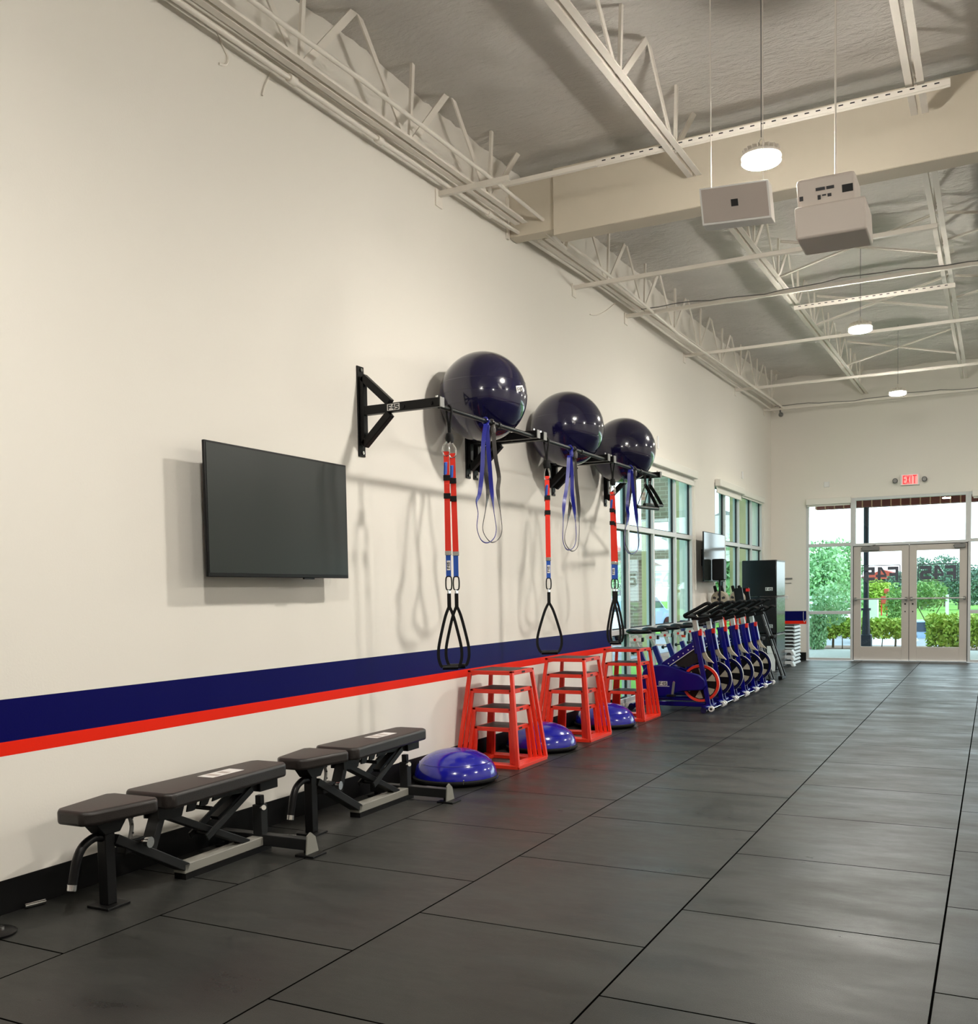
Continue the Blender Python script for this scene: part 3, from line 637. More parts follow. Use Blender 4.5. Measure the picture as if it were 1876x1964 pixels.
# ------------------------------------------------------------------ ball rack
XR, ZR = .606, 2.612
rack_proto = None
def rack(y0, y1, label, logo_on):
    o = (0, y0, 2.63); r = thing('ball_rack', label, 'rack', o, 'black wall racks carrying the big balls')
    for y in (y0, y1):
        a = MB(o); a.box(.001, .011, y-.038, y+.038, 2.325, 2.935).build('wall_plate', 'black_metal', r, bevel=.002)
        MB(o).box(.011, .045, y-.025, y+.025, 2.40, 2.86).build('upright', 'black_metal', r, bevel=.003)
        MB(o).box(.045, XR+.035, y-.025, y+.025, 2.60, 2.66).build('arm', 'black_metal', r, bevel=.004)
        MB(o).box(XR+.035, XR+.041, y-.027, y+.027, 2.598, 2.662).build('end_cap', 'grey_metal', r)
        MB(o).bar((.03, y, 2.86), (.245, y, 2.665), .05, .05, up=(0, 1, 0)).build('brace', 'black_metal', r, bevel=.004)
        MB(o).bar((.03, y, 2.40), (.245, y, 2.595), .05, .05, up=(0, 1, 0)).build('brace', 'black_metal', r, bevel=.004)
        for z in (2.35, 2.91): MB(o).cyl((.011, y, z), (.022, y, z), .012, n=8).build('bolt', 'chrome', r)
        MB(o).cyl((.36, y-.034, 2.625), (.36, y-.025, 2.625), .014, n=10).cyl((XR-.03, y-.034, 2.625), (XR-.03, y-.025, 2.625), .014, n=10).build('bolt_head', 'black_plastic', r)
        MB(o).cyl((XR-.0, y, 2.66), (XR, y, 2.675), .009, n=8).build('bolt', 'chrome', r)
        if logo_on and y == y0:
            st = plate(MB(o), (.235, y-.0252, 2.609), (1, 0, 0), (0, 0, 1), 0, .098, 0, .043, .0, .001).build('sticker', 'sticker', r)
            logo(MB(o), (.242, y-.0263, 2.612), (1, 0, 0), (0, 0, 1), .085, .001).build('logo_letters', 'ink', st)
    MB(o).cyl((XR, y0+.025, ZR), (XR, y1-.025, ZR), .016, n=16).build('cross_bar', 'black_metal', r, smooth=50)
    MB(o).cyl((XR, (y0+y1)/2+.12, ZR), (XR, (y0+y1)/2+.15, ZR), .022, n=16).build('bar_collar', 'dark_grey', r, smooth=50)
rack(5.64, 7.17, 'black wall rack nearest the television, holding the largest-looking ball', True)
rack(7.30, 8.77, 'middle black wall rack, holding the second ball', False)
rack(8.93, 10.38, 'black wall rack farthest along, ending at the window', False)
balls = [(5.64, 'glossy navy exercise ball nearest the television, white mark on its side'), (7.3, 'glossy navy exercise ball in the middle of the three'), (8.93, 'glossy navy exercise ball farthest away, beside the window')]
def ball(y, lab, mark, z):
    c0 = Vector((.348, y, z)); r = thing('exercise_ball', lab, 'ball', tuple(c0), 'navy exercise balls on the wall racks')
    MB().sphere((0, 0, 0), .34, 64, 40).build('ball_skin', 'ball', r, smooth=180)
    for k in (-1, 0, 1): MB().lathe([(math.sqrt(.34**2-(k*.09)**2)+.0008-.002, k*.09-.0025), (math.sqrt(.34**2-(k*.09)**2)+.0012, k*.09), (math.sqrt(.34**2-(k*.09)**2)+.0008-.002, k*.09+.0025)], 64).build('seam_rib', 'ball', r, smooth=80)
    if mark:
        # small printed mark on the skin
        d = (at_y(994, 746, y-.05)-c0); d.normalize(); u = Vector((-d.y, d.x, 0)).normalized(); u = (u*.97+Vector((0, 0, .2))); u.normalize(); v = d.cross(u); v.normalize(); p = d*.339-u*.035-v*.02
        plate(MB(), p, u, v, -.008, .078, .0, .042, -.001, .004).build('printed_mark', 'sticker', r)
        logo(MB(), p+d*.004, u, v, .07, .001).build('logo_letters', 'ink', r)
    return r
ball(6.80, balls[0][1], True, 2.888); ball(8.47, balls[1][1], False, 2.874); ball(10.02, balls[2][1], False, 2.868)

# ------------------------------------------------------------------ suspension straps
def px_path(pts, X): return [at_x(a, b_, X) for a, b_ in pts]
def trainer(label, pa, pb, bar_px, hw_=.078, hdirs=(Vector((.87, .49, 0)), Vector((.87, .49, 0)))):
    """pa / pb: lists of (y at top, y at bottom) for the two straps"""
    y0 = pa[0]; o = (XR, y0, 2.6); r = thing('suspension_trainer', label, 'suspension strap', o, 'red suspension straps hanging from the racks')
    ya = bar_px
    MB(o).tube(catmull([(XR, ya, 2.635), (XR+.02, ya, 2.61), (XR+.008, ya, 2.52), (XR, ya, 2.45), (XR-.008, ya, 2.52), (XR-.02, ya, 2.61)], 4, True), .008, 6, closed=True).build('anchor_loop', 'black_matte', r, smooth=60)
    MB(o).lathe([(.0, 2.46), (.022, 2.45), (.03, 2.42), (.026, 2.39), (.0, 2.385)], 10, (XR, ya, 0)).build('anchor_knot', 'black_matte', r, smooth=60)
    for i, (yt, yb_) in enumerate((pa, pb)):
        xs = XR+(.004 if i == 0 else -.004)
        wdir = Vector((.87, .49, 0)); dN = Vector((.49, -.87, 0))
        ym = (yt+ya)/2
        MB(o).tube(catmull([Vector((xs, ya, 2.41))]+[Vector((xs, yt, z))+wdir*a for a, z in ((-.02, 2.36), (-.02, 2.31), (0, 2.295), (.02, 2.31), (.02, 2.36))], 5, True), .0055, 6, closed=True).build('carabiner', 'chrome', r, smooth=60)
        N = 8; pts = [Vector((xs, yt+(yb_-yt)*k/N, 2.325-(2.325-1.665)*k/N)) for k in range(N+1)]
        MB(o).ribbon(pts, [wdir]*(N+1), [.036+.004*k/N for k in range(N+1)], .006).build('red_strap', 'strap_red', r)
        bz = 2.205 if i == 0 else 2.195
        MB(o).bar((xs-.004, yt-.012, bz-.035), (xs+.01, yt-.028, bz+.045), .03, .012, up=(1, 0, 0)).build('cam_tab', 'strap_blue', r, bevel=.003)
        for z in (bz-.055, bz-.175): MB(o).bar(Vector((xs, yt, z-.018)), Vector((xs, yt, z+.018)), .046, .012, up=(.49, -.87, 0)).build('keeper_band', 'black_matte', r)
        MB(o).bar(Vector((xs, yb_, 1.665)), Vector((xs, yb_, 1.635)), .044, .014, up=(.49, -.87, 0)).build('metal_buckle', 'chrome', r, bevel=.002)
        pts = [Vector((xs, yb_, 1.64-.15*k/4)) for k in range(5)]
        MB(o).ribbon(pts, [wdir]*5, .034, .006).build('blue_webbing', 'strap_blue', r)
        if i == 0:
            st = MB(o).bar(Vector((xs+.003, yb_-.003, 1.535)), Vector((xs+.003, yb_-.003, 1.60)), .024, .003, up=(.49, -.87, 0)).build('white_label', 'sticker', r)
            logo(MB(o), Vector((xs+.003, yb_-.003, 1.545))+dN*.0016+wdir*.008, (0, 0, 1), -wdir, .044, .0008).build('logo_letters', 'ink', st)
        MB(o).tube(catmull([Vector((xs, yb_, z))+wdir*a for a, z in ((-.019, 1.47), (-.012, 1.492), (.012, 1.492), (.019, 1.47), (.019, 1.425), (.012, 1.405), (-.012, 1.405), (-.019, 1.425))], 4, True), .005, 6, closed=True).build('oval_link', 'black_metal', r, smooth=60)
        MB(o).bar((xs, yb_, 1.405), (xs, yb_, 1.378), .03, .01, up=(1, 0, 0)).build('metal_buckle', 'chrome', r, bevel=.002)
        def S(a, z, c=Vector((xs, yb_, 0)), hd=hdirs[i], hw=hw_): return Vector((c.x+hd.x*a*hw/.15, c.y+hd.y*a*hw/.15, z))
        MB(o).ribbon([S(0, 1.38), S(0, 1.33), S(0, 1.28)], [wdir]*3, .026, .010).build('handle_stem', 'black_matte', r)
        for sg in (-1, 1):
            MB(o).ribbon(catmull([S(sg*.004, 1.29), S(sg*.05, 1.23), S(sg*.10, 1.13), S(sg*.145, 1.02), S(sg*.150, .95), S(sg*.125, .90), S(sg*.10, .885)], 5), [wdir]*31, .020, .016).build('handle_loop', 'black_matte', r, smooth=50)
        MB(o).cyl(S(-.10, .882), S(.10, .882), .017, n=14).build('grip', 'black_plastic', r, smooth=50)
    return r
trainer('red and blue suspension straps nearest the television, two loops side by side', (5.745, 5.745), (5.842, 5.862), 5.80)
trainer('red suspension strap hanging under the middle ball, handle loops overlapping as one', (7.405, 7.407), (7.418, 7.425), 7.41, .10)
trainer('red suspension strap hanging nearest the window edge, under the farthest ball', (8.93, 8.95), (8.985, 9.05), 8.97, .062)

# ------------------------------------------------------------------ resistance bands
def band(label, px, X, colour, knot):
    pts = catmull(px_path(px, X), 6, True); zt = max(p.z for p in pts); zb_ = min(p.z for p in pts)
    wd = []; ws = []
    for p in pts:
        t = (zt-p.z)/(zt-zb_); t = min(1, max(0, (t-.45)/.3)); t = t*t*(3-2*t)
        wd.append(Vector((.85, .5, 0)).lerp(Vector((-.43, .9, 0)), t)); ws.append(.030)
    o = tuple(pts[0]); r = thing('resistance_band', label, 'resistance band', o, 'looped resistance bands hanging from the racks')
    MB(o).ribbon(pts, wd, ws, .0045, True).build('loop', colour, r, smooth=50)
    k = at_x(*knot, XR); ky = k.y
    MB(o).tube([(XR+.022*math.cos(t), ky-.012+.024*t/6.28, ZR+.022*math.sin(t)) for t in [i*.5 for i in range(14)]], .008, 6).build('bar_wrap', colour, r, smooth=50)
    MB(o).lathe([(.0, -.035), (.014, -.03), (.018, 0), (.012, .03), (0, .034)], 10, (XR+.015, ky, ZR-.045)).build('knot', colour, r, smooth=60)
S1b = [(931, 818), (927, 850), (925, 900), (920, 945), (914, 962), (917, 985), (915, 1012), (922, 1034), (934, 1041), (947, 1033), (952, 1015), (948, 985), (943, 940), (939, 890), (936, 850), (934, 818)]
S1g = [(941, 822), (936, 860), (932, 905), (936, 940), (931, 980), (926, 1012), (932, 1030), (944, 1040), (957, 1033), (963, 1015), (959, 975), (955, 940), (957, 915), (951, 880), (948, 850), (946, 822)]
band('blue looped resistance band hanging beside the nearest suspension straps', S1b, XR+.02, 'band_blue', (931, 805))
band('dark grey looped resistance band under the nearest ball', S1g, XR-.02, 'band_grey', (943, 811))
S2b = [(1091, 878), (1089, 910), (1086, 940), (1082, 965), (1080, 1010), (1080, 1038), (1088, 1054), (1100, 1050), (1105, 1030), (1103, 990), (1098, 950), (1097, 910), (1094, 878)]
S2g = [(1099, 880), (1098, 915), (1095, 960), (1089, 1000), (1083, 1030), (1087, 1047), (1098, 1057), (1108, 1048), (1111, 1020), (1110, 970), (1106, 930), (1104, 900), (1102, 880)]
band('blue looped resistance band under the middle ball', S2b, XR+.02, 'band_blue', (1093, 867))
band('dark grey looped resistance band under the middle ball', S2g, XR-.02, 'band_grey', (1101, 872))
S3b = [(1207, 905), (1206, 935), (1203, 970), (1205, 990), (1199, 1020), (1198, 1045), (1205, 1060), (1215, 1061), (1224, 1050), (1223, 1015), (1218, 970), (1214, 935), (1211, 905)]
S3g = [(1213, 908), (1210, 940), (1206, 965), (1201, 995), (1198, 1025), (1202, 1050), (1212, 1063), (1222, 1057), (1226, 1035), (1222, 995), (1219, 960), (1218, 930), (1217, 908)]
band('blue looped resistance band against the window, under the farthest ball', S3b, XR+.02, 'band_blue', (1209, 899))
band('dark grey looped resistance band against the window, under the farthest ball', S3g, XR-.02, 'band_grey', (1216, 901))

# cable handles on the far rack end
def handle(label, px, X):
    o = tuple(at_x(*px[0], X)); r = thing('pull_handle', label, 'handle', o, 'black triangular pull handles')
    a, l, rr = [at_x(*p, X) for p in px[1:4]]; top = at_x(*px[0], X)
    MB(o).ribbon([top, (top+a)/2+Vector((0, .01, 0)), a], [Vector((.5, .86, 0))]*3, .03, .006).build('hanging_strap', 'black_matte', r)
    MB(o).ribbon(catmull([a, a.lerp(l, .5)+Vector((0, -.005, 0)), l], 4), [Vector((-.4, .9, 0))]*9, .028, .008).ribbon(catmull([a, a.lerp(rr, .5)+Vector((0, .02, 0)), rr], 4), [Vector((.7, .7, 0))]*9, .035, .008).build('side_strap', 'black_matte', r)
    MB(o).cyl(l, rr, .018, n=14).build('grip', 'black_plastic', r, smooth=50)
    MB(o).tube([a+Vector((0, .018*math.cos(t), .018*math.sin(t)+.02)) for t in [i*.628 for i in range(10)]], .004, 6, closed=True).build('ring', 'chrome', r, smooth=60)
handle('black triangular pull handle hanging at the rack end, in front of the window', [(1236, 908), (1238, 930), (1222, 972), (1262, 976)], XR)
handle('second black triangular pull handle, just behind the first by the window', [(1248, 910), (1246, 930), (1236, 968), (1270, 970)], XR-.05)

# ------------------------------------------------------------------ benches
def bench_proto():
    r = thing('adjustable_bench', 'x', 'weight bench', (0, 0, 0), 'black adjustable benches along the wall')
    # local frame: +y along the bench away from the camera, x across (+ into the room), z up; origin at the near post foot
    def pad(y0, y1, hw0, hw1, z0, z1, ch=.035, name='seat_pad', tip=0):
        mb = MB(); pts = [(-hw0+ch, y0), (hw0-ch, y0), (hw0, y0+ch), (hw1, y1-ch), (hw1-ch, y1), (-hw1+ch, y1), (-hw1, y1-ch), (-hw0, y0+ch)]
        mb.prism(pts, lambda a, b_, t: Vector((a, b_, t)), z0, z1)
        return mb.build(name, 'vinyl', r, bevel=.016, bseg=4)
    pad(-.20, .185, .105, .165, .405, .470)
    bp_ = pad(.235, 1.17, .155, .125, .395, .470, name='back_pad')
    MB().box(-.05, .05, .64, .88, .4705, .4715).build('care_label', 'sticker', bp_)
    MB().box(-.04, .04, .68, .72, .4716, .4719).box(-.03, .035, .76, .80, .4716, .4719).build('label_print', 'speaker_grille', bp_)
    MB().box(-.065, .065, -.065, .065, 0, .012).build('near_foot_plate', 'black_metal', r, bevel=.002)
    MB().box(-.027, .027, -.03, .025, .012, .40).build('near_post', 'black_metal', r, bevel=.004)
    MB().prism([(-.10, .405), (-.085, .38), (-.045, .335), (.04, .335), (.075, .38), (.085, .405)], lambda a, b_, t: Vector((t, a, b_)), -.045, .045).build('seat_bracket', 'black_metal', r, bevel=.003)
    MB().tube(catmull([(0, -.02, .315), (0, -.07, .325), (0, -.13, .30), (0, -.165, .25), (0, -.185, .18), (0, -.195, .145)], 5), .020, 12).build('roller_handle', 'black_plastic', r, smooth=60)
    MB().cyl((0, -.195, .15), (0, -.201, .125), .022, n=14).build('handle_cap', 'chrome', r, smooth=50)
    # main frame: sloped then flat
    MB().bar((0, .03, .30), (0, .47, .055), .075, .045, up=(0, 0, 1)).build('frame_slope', 'dark_grey', r, bevel=.004)
    MB().box(-.0375, .0375, .44, 1.10, .030, .078).build('frame_rail', 'frame_grey', r, bevel=.004)
    MB().box(-.037, .037, .445, 1.10, .0, .030).build('rail_skirt', 'black_metal', r)
    # riser and brace
    MB().bar((0, .23, .165), (0, .33, .39), .07, .04, up=(0, 0, 1)).build('riser', 'dark_grey', r, bevel=.004)
    MB().bar((.0, .33, .35), (.0, .93, .07), .06, .035, up=(0, 0, 1)).build('brace', 'dark_grey', r, bevel=.004)
    # ladder rail with notches under the back pad
    poly = [(.27, .395), (.27, .335), (.32, .325)]
    for k in range(3): y = .40+k*.09; poly += [(y, .325+.008*k), (y+.02, .325+.010*k), (y+.04, .375), (y+.065, .375), (y+.055, .335+.008*k)]
    poly += [(.74, .36), (.95, .345), (1.12, .33), (1.12, .395)]
    for x in (-.045, .045): MB().prism(poly, lambda a, b_, t: Vector((t, a, b_)), x-.004, x+.004).build('ladder_plate', 'black_metal', r)
    MB().box(-.041, .041, .27, 1.12, .378, .395).build('pad_frame', 'black_metal', r, bevel=.003)
    MB().box(-.07, .07, .98, 1.13, .335, .395).build('pad_end_frame', 'black_metal', r, bevel=.004)
    for x in (-.055, .055): MB().bar((x, .93, .36), (x, .58, .18), .012, .035, up=(0, 0, 1)).build('adjuster_arm', 'dark_grey', r, bevel=.002)
    MB().cyl((-.06, .62, .19), (.06, .62, .19), .011, n=10).cyl((-.075, .60, .325), (.075, .60, .325), .011, n=10).build('pivot_bar', 'black_metal', r, smooth=50)
    MB().bar((0, .95, .36), (0, .70, .25), .05, .02, up=(0, 0, 1)).build('lift_link', 'black_metal', r)
    # seat adjuster sector and knob
    MB().tube(catmull([(.0, .13, .40), (.0, .15, .33), (.0, .13, .26)], 4), .010, 6).build('sector_bar', 'grey_metal', r, smooth=50)
    for z in (.30, .34, .37): MB().cyl((.009, .145, z), (.013, .145, z), .005, n=8).build('sector_hole', 'ink', r)
    MB().box(-.025, .03, .08, .20, .215, .275).build('adjuster_block', 'black_metal', r, bevel=.006)
    MB().cyl((.03, .17, .255), (.065, .175, .255), .007, n=8).cyl((.06, .175, .255), (.085, .178, .255), .022, .026, 14).build('pop_pin_knob', 'chrome', r, smooth=40)
    # far post and T foot
    MB().box(-.03, .03, 1.03, 1.085, .078, .25).build('rear_post', 'dark_grey', r, bevel=.004)
    MB().box(-.018, .018, 1.04, 1.075, .25, .30).build('post_cap', 'black_plastic', r, bevel=.004)
    MB().cyl((.03, 1.04, .235), (.05, 1.03, .24), .014, n=12).build('rear_pin_knob', 'chrome', r, smooth=50)
    MB().box(-.27, .33, 1.03, 1.09, .03, .09).build('rear_foot_bar', 'dark_grey', r, bevel=.004)
    MB().prism([(1.015, .012), (1.12, .012), (1.095, .095), (1.055, .125), (1.025, .11)], lambda a, b_, t: Vector((t, a, b_)), .33, .338).build('foot_end_plate', 'frame_grey', r)
    MB().box(.27, .39, 1.00, 1.12, 0, .012).build('rear_foot_plate', 'black_metal', r, bevel=.002)
    MB().box(-.27, -.17, 1.00, 1.12, 0, .012).build('rear_foot_plate', 'black_metal', r, bevel=.002)
    for x in (-.24, .30): MB().box(x, x+.03, 1.04, 1.08, .012, .03).build('foot_spacer', 'black_metal', r)
    MB().bar((.15, 1.095, .085), (.21, 1.095, .085), .006, .006).build('foot_bolt', 'chrome', r)
    return r
BP = bench_proto(); gB = 'black adjustable benches along the wall'
place(BP, (.335, 3.075, 0), 'black adjustable weight bench nearest the camera that shows whole, under the television', gB, rotz=.02, first=True)
place(BP, (.355, 4.53, 0), 'second black adjustable weight bench, ending beside the first blue dome', gB, rotz=.02)
p0 = at_z(20, 1792, 0); o = tuple(p0); r = thing('equipment_foot', 'black round foot with bright bolts cut off by the left edge of the view', 'foot', o)
MB(o).lathe([(.0005, 0), (.085, 0), (.088, .01), (.07, .02), (.0005, .022)], 28, (p0.x-.06, p0.y-.03, 0)).build('foot_plate', 'black_metal', r, smooth=40)
for dx, dy in ((-.03, -.02), (-.075, -.06)): MB(o).cyl((p0.x+dx, p0.y+dy, .02), (p0.x+dx, p0.y+dy, .036), .014, n=6).build('bolt', 'chrome', r)
MB(o).bar((p0.x-.09, p0.y-.13, .02), (p0.x-.16, p0.y-.20, .16), .07, .05).build('upright', 'black_metal', r, bevel=.008)
MB(o).tube(catmull([(p0.x-.04, p0.y-.10, .06), (p0.x-.035, p0.y-.085, .09), (p0.x-.05, p0.y-.075, .11)], 4), .004, 6).build('wire_clip', 'chrome', r, smooth=60)
rq = at_z(67, 1733, .014)
tag(MB(tuple(rq)).cyl((rq.x-.01, rq.y-.045, .014), (rq.x+.01, rq.y+.045, .014), .012, n=10).build('metal_rod', 'chrome', smooth=50), 'short bright metal rod lying on the floor by the black baseboard', 'rod')

# ------------------------------------------------------------------ half-dome balance trainers
def dome_proto():
    r = thing('balance_dome', 'x', 'balance trainer', (0, 0, 0), 'blue half-dome balance trainers')
    R_, h = .305, .195
    prof = [(R_*math.cos(t)**.9 if t < PI/2-.001 else .0005, .045+h*math.sin(t)) for t in [i*PI/2/18 for i in range(19)]]
    MB().lathe(prof, 64).build('dome', 'dome', r, smooth=80)
    MB().lathe([(R_*.86+.0, .045+h*.53-.002), (R_*.875, .045+h*.53), (R_*.86, .045+h*.53+.002)], 64).build('seam_ring', 'dome', r, smooth=80)
    MB().lathe([(.0005, 0), (.26, 0), (.30, .012), (.318, .028), (.318, .040), (.308, .048), (.29, .048)], 64).build('base_platform', 'black_matte', r, smooth=40)
    for a in (-.35, -1.3): 
        c0 = Vector((.318*math.cos(a), .318*math.sin(a), .03)); d = Vector((math.cos(a), math.sin(a), 0))
        MB().tube([c0, c0+d*.02+Vector((0, 0, .01)), c0+d*.03+Vector((0, 0, .035))], .005, 6).build('handle_tab', 'chrome', r, smooth=50)
    return r
DP = dome_proto(); gD = 'blue half-dome balance trainers'
place(DP, (.34, 6.27, 0), 'glossy blue half-dome in front of the first red box stack, beside the bench', gD, first=True, rotz=.4)
place(DP, (.33, 7.84, 0), 'glossy blue half-dome between the first and second red box stacks', gD, rotz=.0)
place(DP, (.33, 9.43, 0), 'glossy blue half-dome between the second and third red box stacks', gD, rotz=.2)

# ------------------------------------------------------------------ nested red plyometric frames
def plyo_proto(h, base, top):
    r = thing('plyo_box', 'x', 'jump box', (0, 0, 0)); t = .028; B, T = base/2-t/2, top/2-t/2
    for sx, sy in ((-1, -1), (1, -1), (1, 1), (-1, 1)):
        MB().bar((sx*B, sy*B, t/2), (sx*T, sy*T, h-t/2), t, t, up=(0, 1, 0)).build('leg', 'red_steel', r, bevel=.002)
    m_ = MB()
    for i in range(4):
        a = [(-B,-B),(B,-B),(B,B),(-B,B)][i]; c0 = [(-B,-B),(B,-B),(B,B),(-B,B)][(i+1) % 4]; m_.bar((*a, t/2), (*c0, t/2), t, t)
    m_.build('base_frame', 'red_steel', r, bevel=.002)
    m_ = MB()
    for i in range(4):
        a = [(-T,-T),(T,-T),(T,T),(-T,T)][i]; c0 = [(-T,-T),(T,-T),(T,T),(-T,T)][(i+1) % 4]
        a2 = Vector((*a, h-.016)); c2 = Vector((*c0, h-.016)); d = (c2-a2).normalized()*.014; m_.bar(a2-d, c2+d, .028, .032)
    m_.build('top_frame', 'red_steel', r, bevel=.002)
    MB().box(-T+.012, T-.012, -T+.012, T-.012, h-.012, h+.002).build('rubber_top', 'rubber_tread', r)
    for sx, sy in ((-1, -1), (1, -1), (1, 1), (-1, 1)): MB().cyl((sx*B, sy*B, 0), (sx*B, sy*B, .004), .01, n=8).build('rubber_foot', 'black_matte', r) if False else None
    MB().box(T+.0145, T+.0155, -.03, .03, h-.024, h-.010).build('size_badge', 'dark_grey', r)
    return r
sizes = [(.762, .565, .40), (.612, .500, .375), (.460, .436, .352), (.306, .372, .335)]
protos = [plyo_proto(*s_) for s_ in sizes]
rank = ['tallest red steel jump box', 'second tallest red steel jump box', 'second lowest red steel jump box', 'lowest red steel jump box']
spots = [(.305, 7.115, 'nearest stack, behind the nearest blue dome'), (.315, 8.62, 'middle stack of three'), (.325, 10.15, 'farthest stack, beside the blue bikes')]
for j, (x, y, w_) in enumerate(spots):
    for i, p in enumerate(protos):
        place(p, (x, y, 0), '%s of the %s' % (rank[i], w_), 'red jump boxes, %s' % w_.split(',')[0], first=(j == 0))

# ------------------------------------------------------------------ exercise bikes
def bike_proto(rim):
    r = thing('exercise_bike', 'x', 'exercise bike', (0, 0, 0), 'blue exercise bikes in a row')
    P2 = lambda a, b_, t: Vector((a, t, b_))
    for sy in (-.045, .045): MB().bar((.965, sy*1.3, .05), (.815, sy, .90), .05, .035, up=(0, 1, 0)).build('front_fork', 'navy', r, bevel=.004)
    MB().bar((.858, 0, .66), (.812, 0, .91), .115, .075, up=(0, 1, 0)).build('head_tube', 'navy', r, bevel=.006)
    MB().bar((.816, 0, .90), (.79, 0, 1.05), .05, .06, up=(0, 1, 0)).build('handlebar_post', 'silver', r, bevel=.004)
    MB().box(.845, .885, -.05, -.02, .86, .92).build('height_badge', 'red_plastic', r, bevel=.003)
    # handlebar
    hb = MB().box(.76, .93, -.035, .035, 1.035, 1.07).build('handlebar_clamp', 'black_plastic', r, bevel=.008)
    for s_ in (-1, 1):
        MB().tube(catmull([(.80, s_*.02, 1.07), (.74, s_*.07, 1.075), (.72, s_*.16, 1.09), (.76, s_*.20, 1.11), (.86, s_*.205, 1.16), (.98, s_*.20, 1.225), (1.02, s_*.19, 1.215)], 5), .019, 10).build('handlebar_grip', 'black_matte', r, smooth=60)
        MB().tube(catmull([(.86, s_*.03, 1.06), (.98, s_*.045, 1.08), (1.08, s_*.05, 1.14), (1.13, s_*.05, 1.12)], 4), .016, 8).build('aero_bar', 'black_matte', r, smooth=60)
    MB().tube(catmull([(.72, -.16, 1.09), (.705, -.08, 1.075), (.70, 0, 1.07), (.705, .08, 1.075), (.72, .16, 1.09)], 4), .018, 8).build('rear_loop', 'black_matte', r, smooth=60)
    MB().bar((.86, -.06, 1.015), (.98, -.05, 1.05), .03, .04).build('phone_cradle', 'black_plastic', r, bevel=.004)
    # diagonal tube with studs
    dt = MB().bar((.42, 0, .50), (.845, 0, .79), .06, .085, up=(0, 0, 1)).build('diagonal_tube', 'navy', r, bevel=.006)
    MB().bar((.47, -.0315, .487), (.82, -.0315, .726), .002, .007).build('pinstripe', 'sticker', dt)
    s = MB()
    for k in range(6): t = k/5; s.cyl((.49+.29*t, -.033, .535+.20*t), (.49+.29*t, -.030, .535+.20*t), .0075, n=8)
    s.build('stud', 'sticker', dt)
    MB().prism([(.56, .54), (.82, .72), (.835, .56), (.72, .50), (.60, .50)], P2, -.01, .01).build('inner_guard', 'dark_grey', r)
    # belt guard
    gp = [(.20, .44), (.24, .495), (.33, .515), (.44, .525), (.55, .505), (.70, .455), (.86, .42), (.93, .36), (.94, .29), (.90, .245), (.78, .235), (.66, .225), (.55, .185), (.44, .155), (.30, .15), (.22, .19), (.185, .27), (.18, .36)]
    g = MB().prism(gp, P2, -.10, -.062).build('belt_guard', 'navy', r, bevel=.012, bseg=3)
    st = MB().box(.395, .495, -.1015, -.1003, .288, .335).box(.37, .52, -.1015, -.1003, .275, .281).build('sticker', 'sticker', g)
    logo(MB(), (.40, -.1016, .291), (1, 0, 0), (0, 0, 1), .09, .0008).build('logo_letters', 'ink', st)
    MB().prism(gp, P2, .062, .08).build('belt_guard', 'navy', r, bevel=.006)
    MB().prism([(.46, .44), (.55, .52), (.60, .50), (.56, .20), (.46, .18), (.38, .30)], P2, -.06, .06).build('crank_housing', 'navy', r, bevel=.01)
    # flywheel
    fc = (.86, 0, .315)
    w_ = MB().lathe([(.185, -.02), (.212, -.024), (.215, 0), (.212, .024), (.185, .02), (.182, 0), (.185, -.02)], 48, fc, 'Y').build('flywheel', rim, r, smooth=40)
    MB().lathe([(.2155, -.012), (.2165, 0), (.2155, .012)], 48, fc, 'Y').build('rim_band', 'sticker', w_, smooth=50)
    MB().lathe([(.0005, -.012), (.186, -.010), (.186, .010), (.0005, .012)], 40, fc, 'Y').build('wheel_disc', 'black_plastic', w_, smooth=40)
    for k in range(6):
        t0 = k*PI/3+.15
        poly = [(.07*math.cos(t0+.26), .07*math.sin(t0+.26)), (.172*math.cos(t0), .172*math.sin(t0)), (.176*math.cos(t0+.26), .176*math.sin(t0+.26)), (.172*math.cos(t0+.52), .172*math.sin(t0+.52))]
        MB().prism(poly, lambda a, b_, t: Vector((fc[0]+a, t, fc[2]+b_)), -.0145, .0145).build('spoke_cutout', 'tan_metal', w_)
    MB().cyl((.86, -.04, .315), (.86, .04, .315), .03, n=16).build('hub', 'dark_grey', w_, smooth=50)
    # brake bracket
    MB().prism([(.865, .73), (.895, .72), (.94, .62), (1.01, .545), (.985, .555), (.93, .565), (.895, .60), (.87, .66)], P2, -.018, .018).build('brake_bracket', 'tan_metal', r, bevel=.003)
    MB().cyl((.92, 0, .60), (.93, 0, .52), .012, n=8).build('brake_pad_stem', 'grey_metal', r)
    # seat side
    MB().bar((.23, 0, .42), (.125, 0, .70), .06, .05, up=(0, 1, 0)).build('seat_tube', 'navy', r, bevel=.005)
    MB().bar((.13, 0, .68), (.085, 0, .80), .04, .038, up=(0, 1, 0)).build('seat_post', 'silver', r, bevel=.004)
    MB().cyl((.13, 0, .665), (.055, 0, .655), .008, n=8).cyl((.06, 0, .655), (.035, 0, .652), .026, .018, 12).build('post_knob', 'black_plastic', r, smooth=50)
    sl = MB().box(.015, .165, -.024, .024, .785, .83).build('seat_slider', 'white_plastic', r, bevel=.004)
    MB().box(.165, .18, -.026, .026, .783, .832).build('slider_cap', 'black_plastic', sl)
    MB().cyl((.085, -.0255, .807), (.085, -.029, .807), .017, n=16).build('round_badge', 'red_plastic', sl)
    MB().box(.04, .11, -.03, .03, .83, .855).build('saddle_clamp', 'white_plastic', r, bevel=.006)
    mb = MB(); sec = []
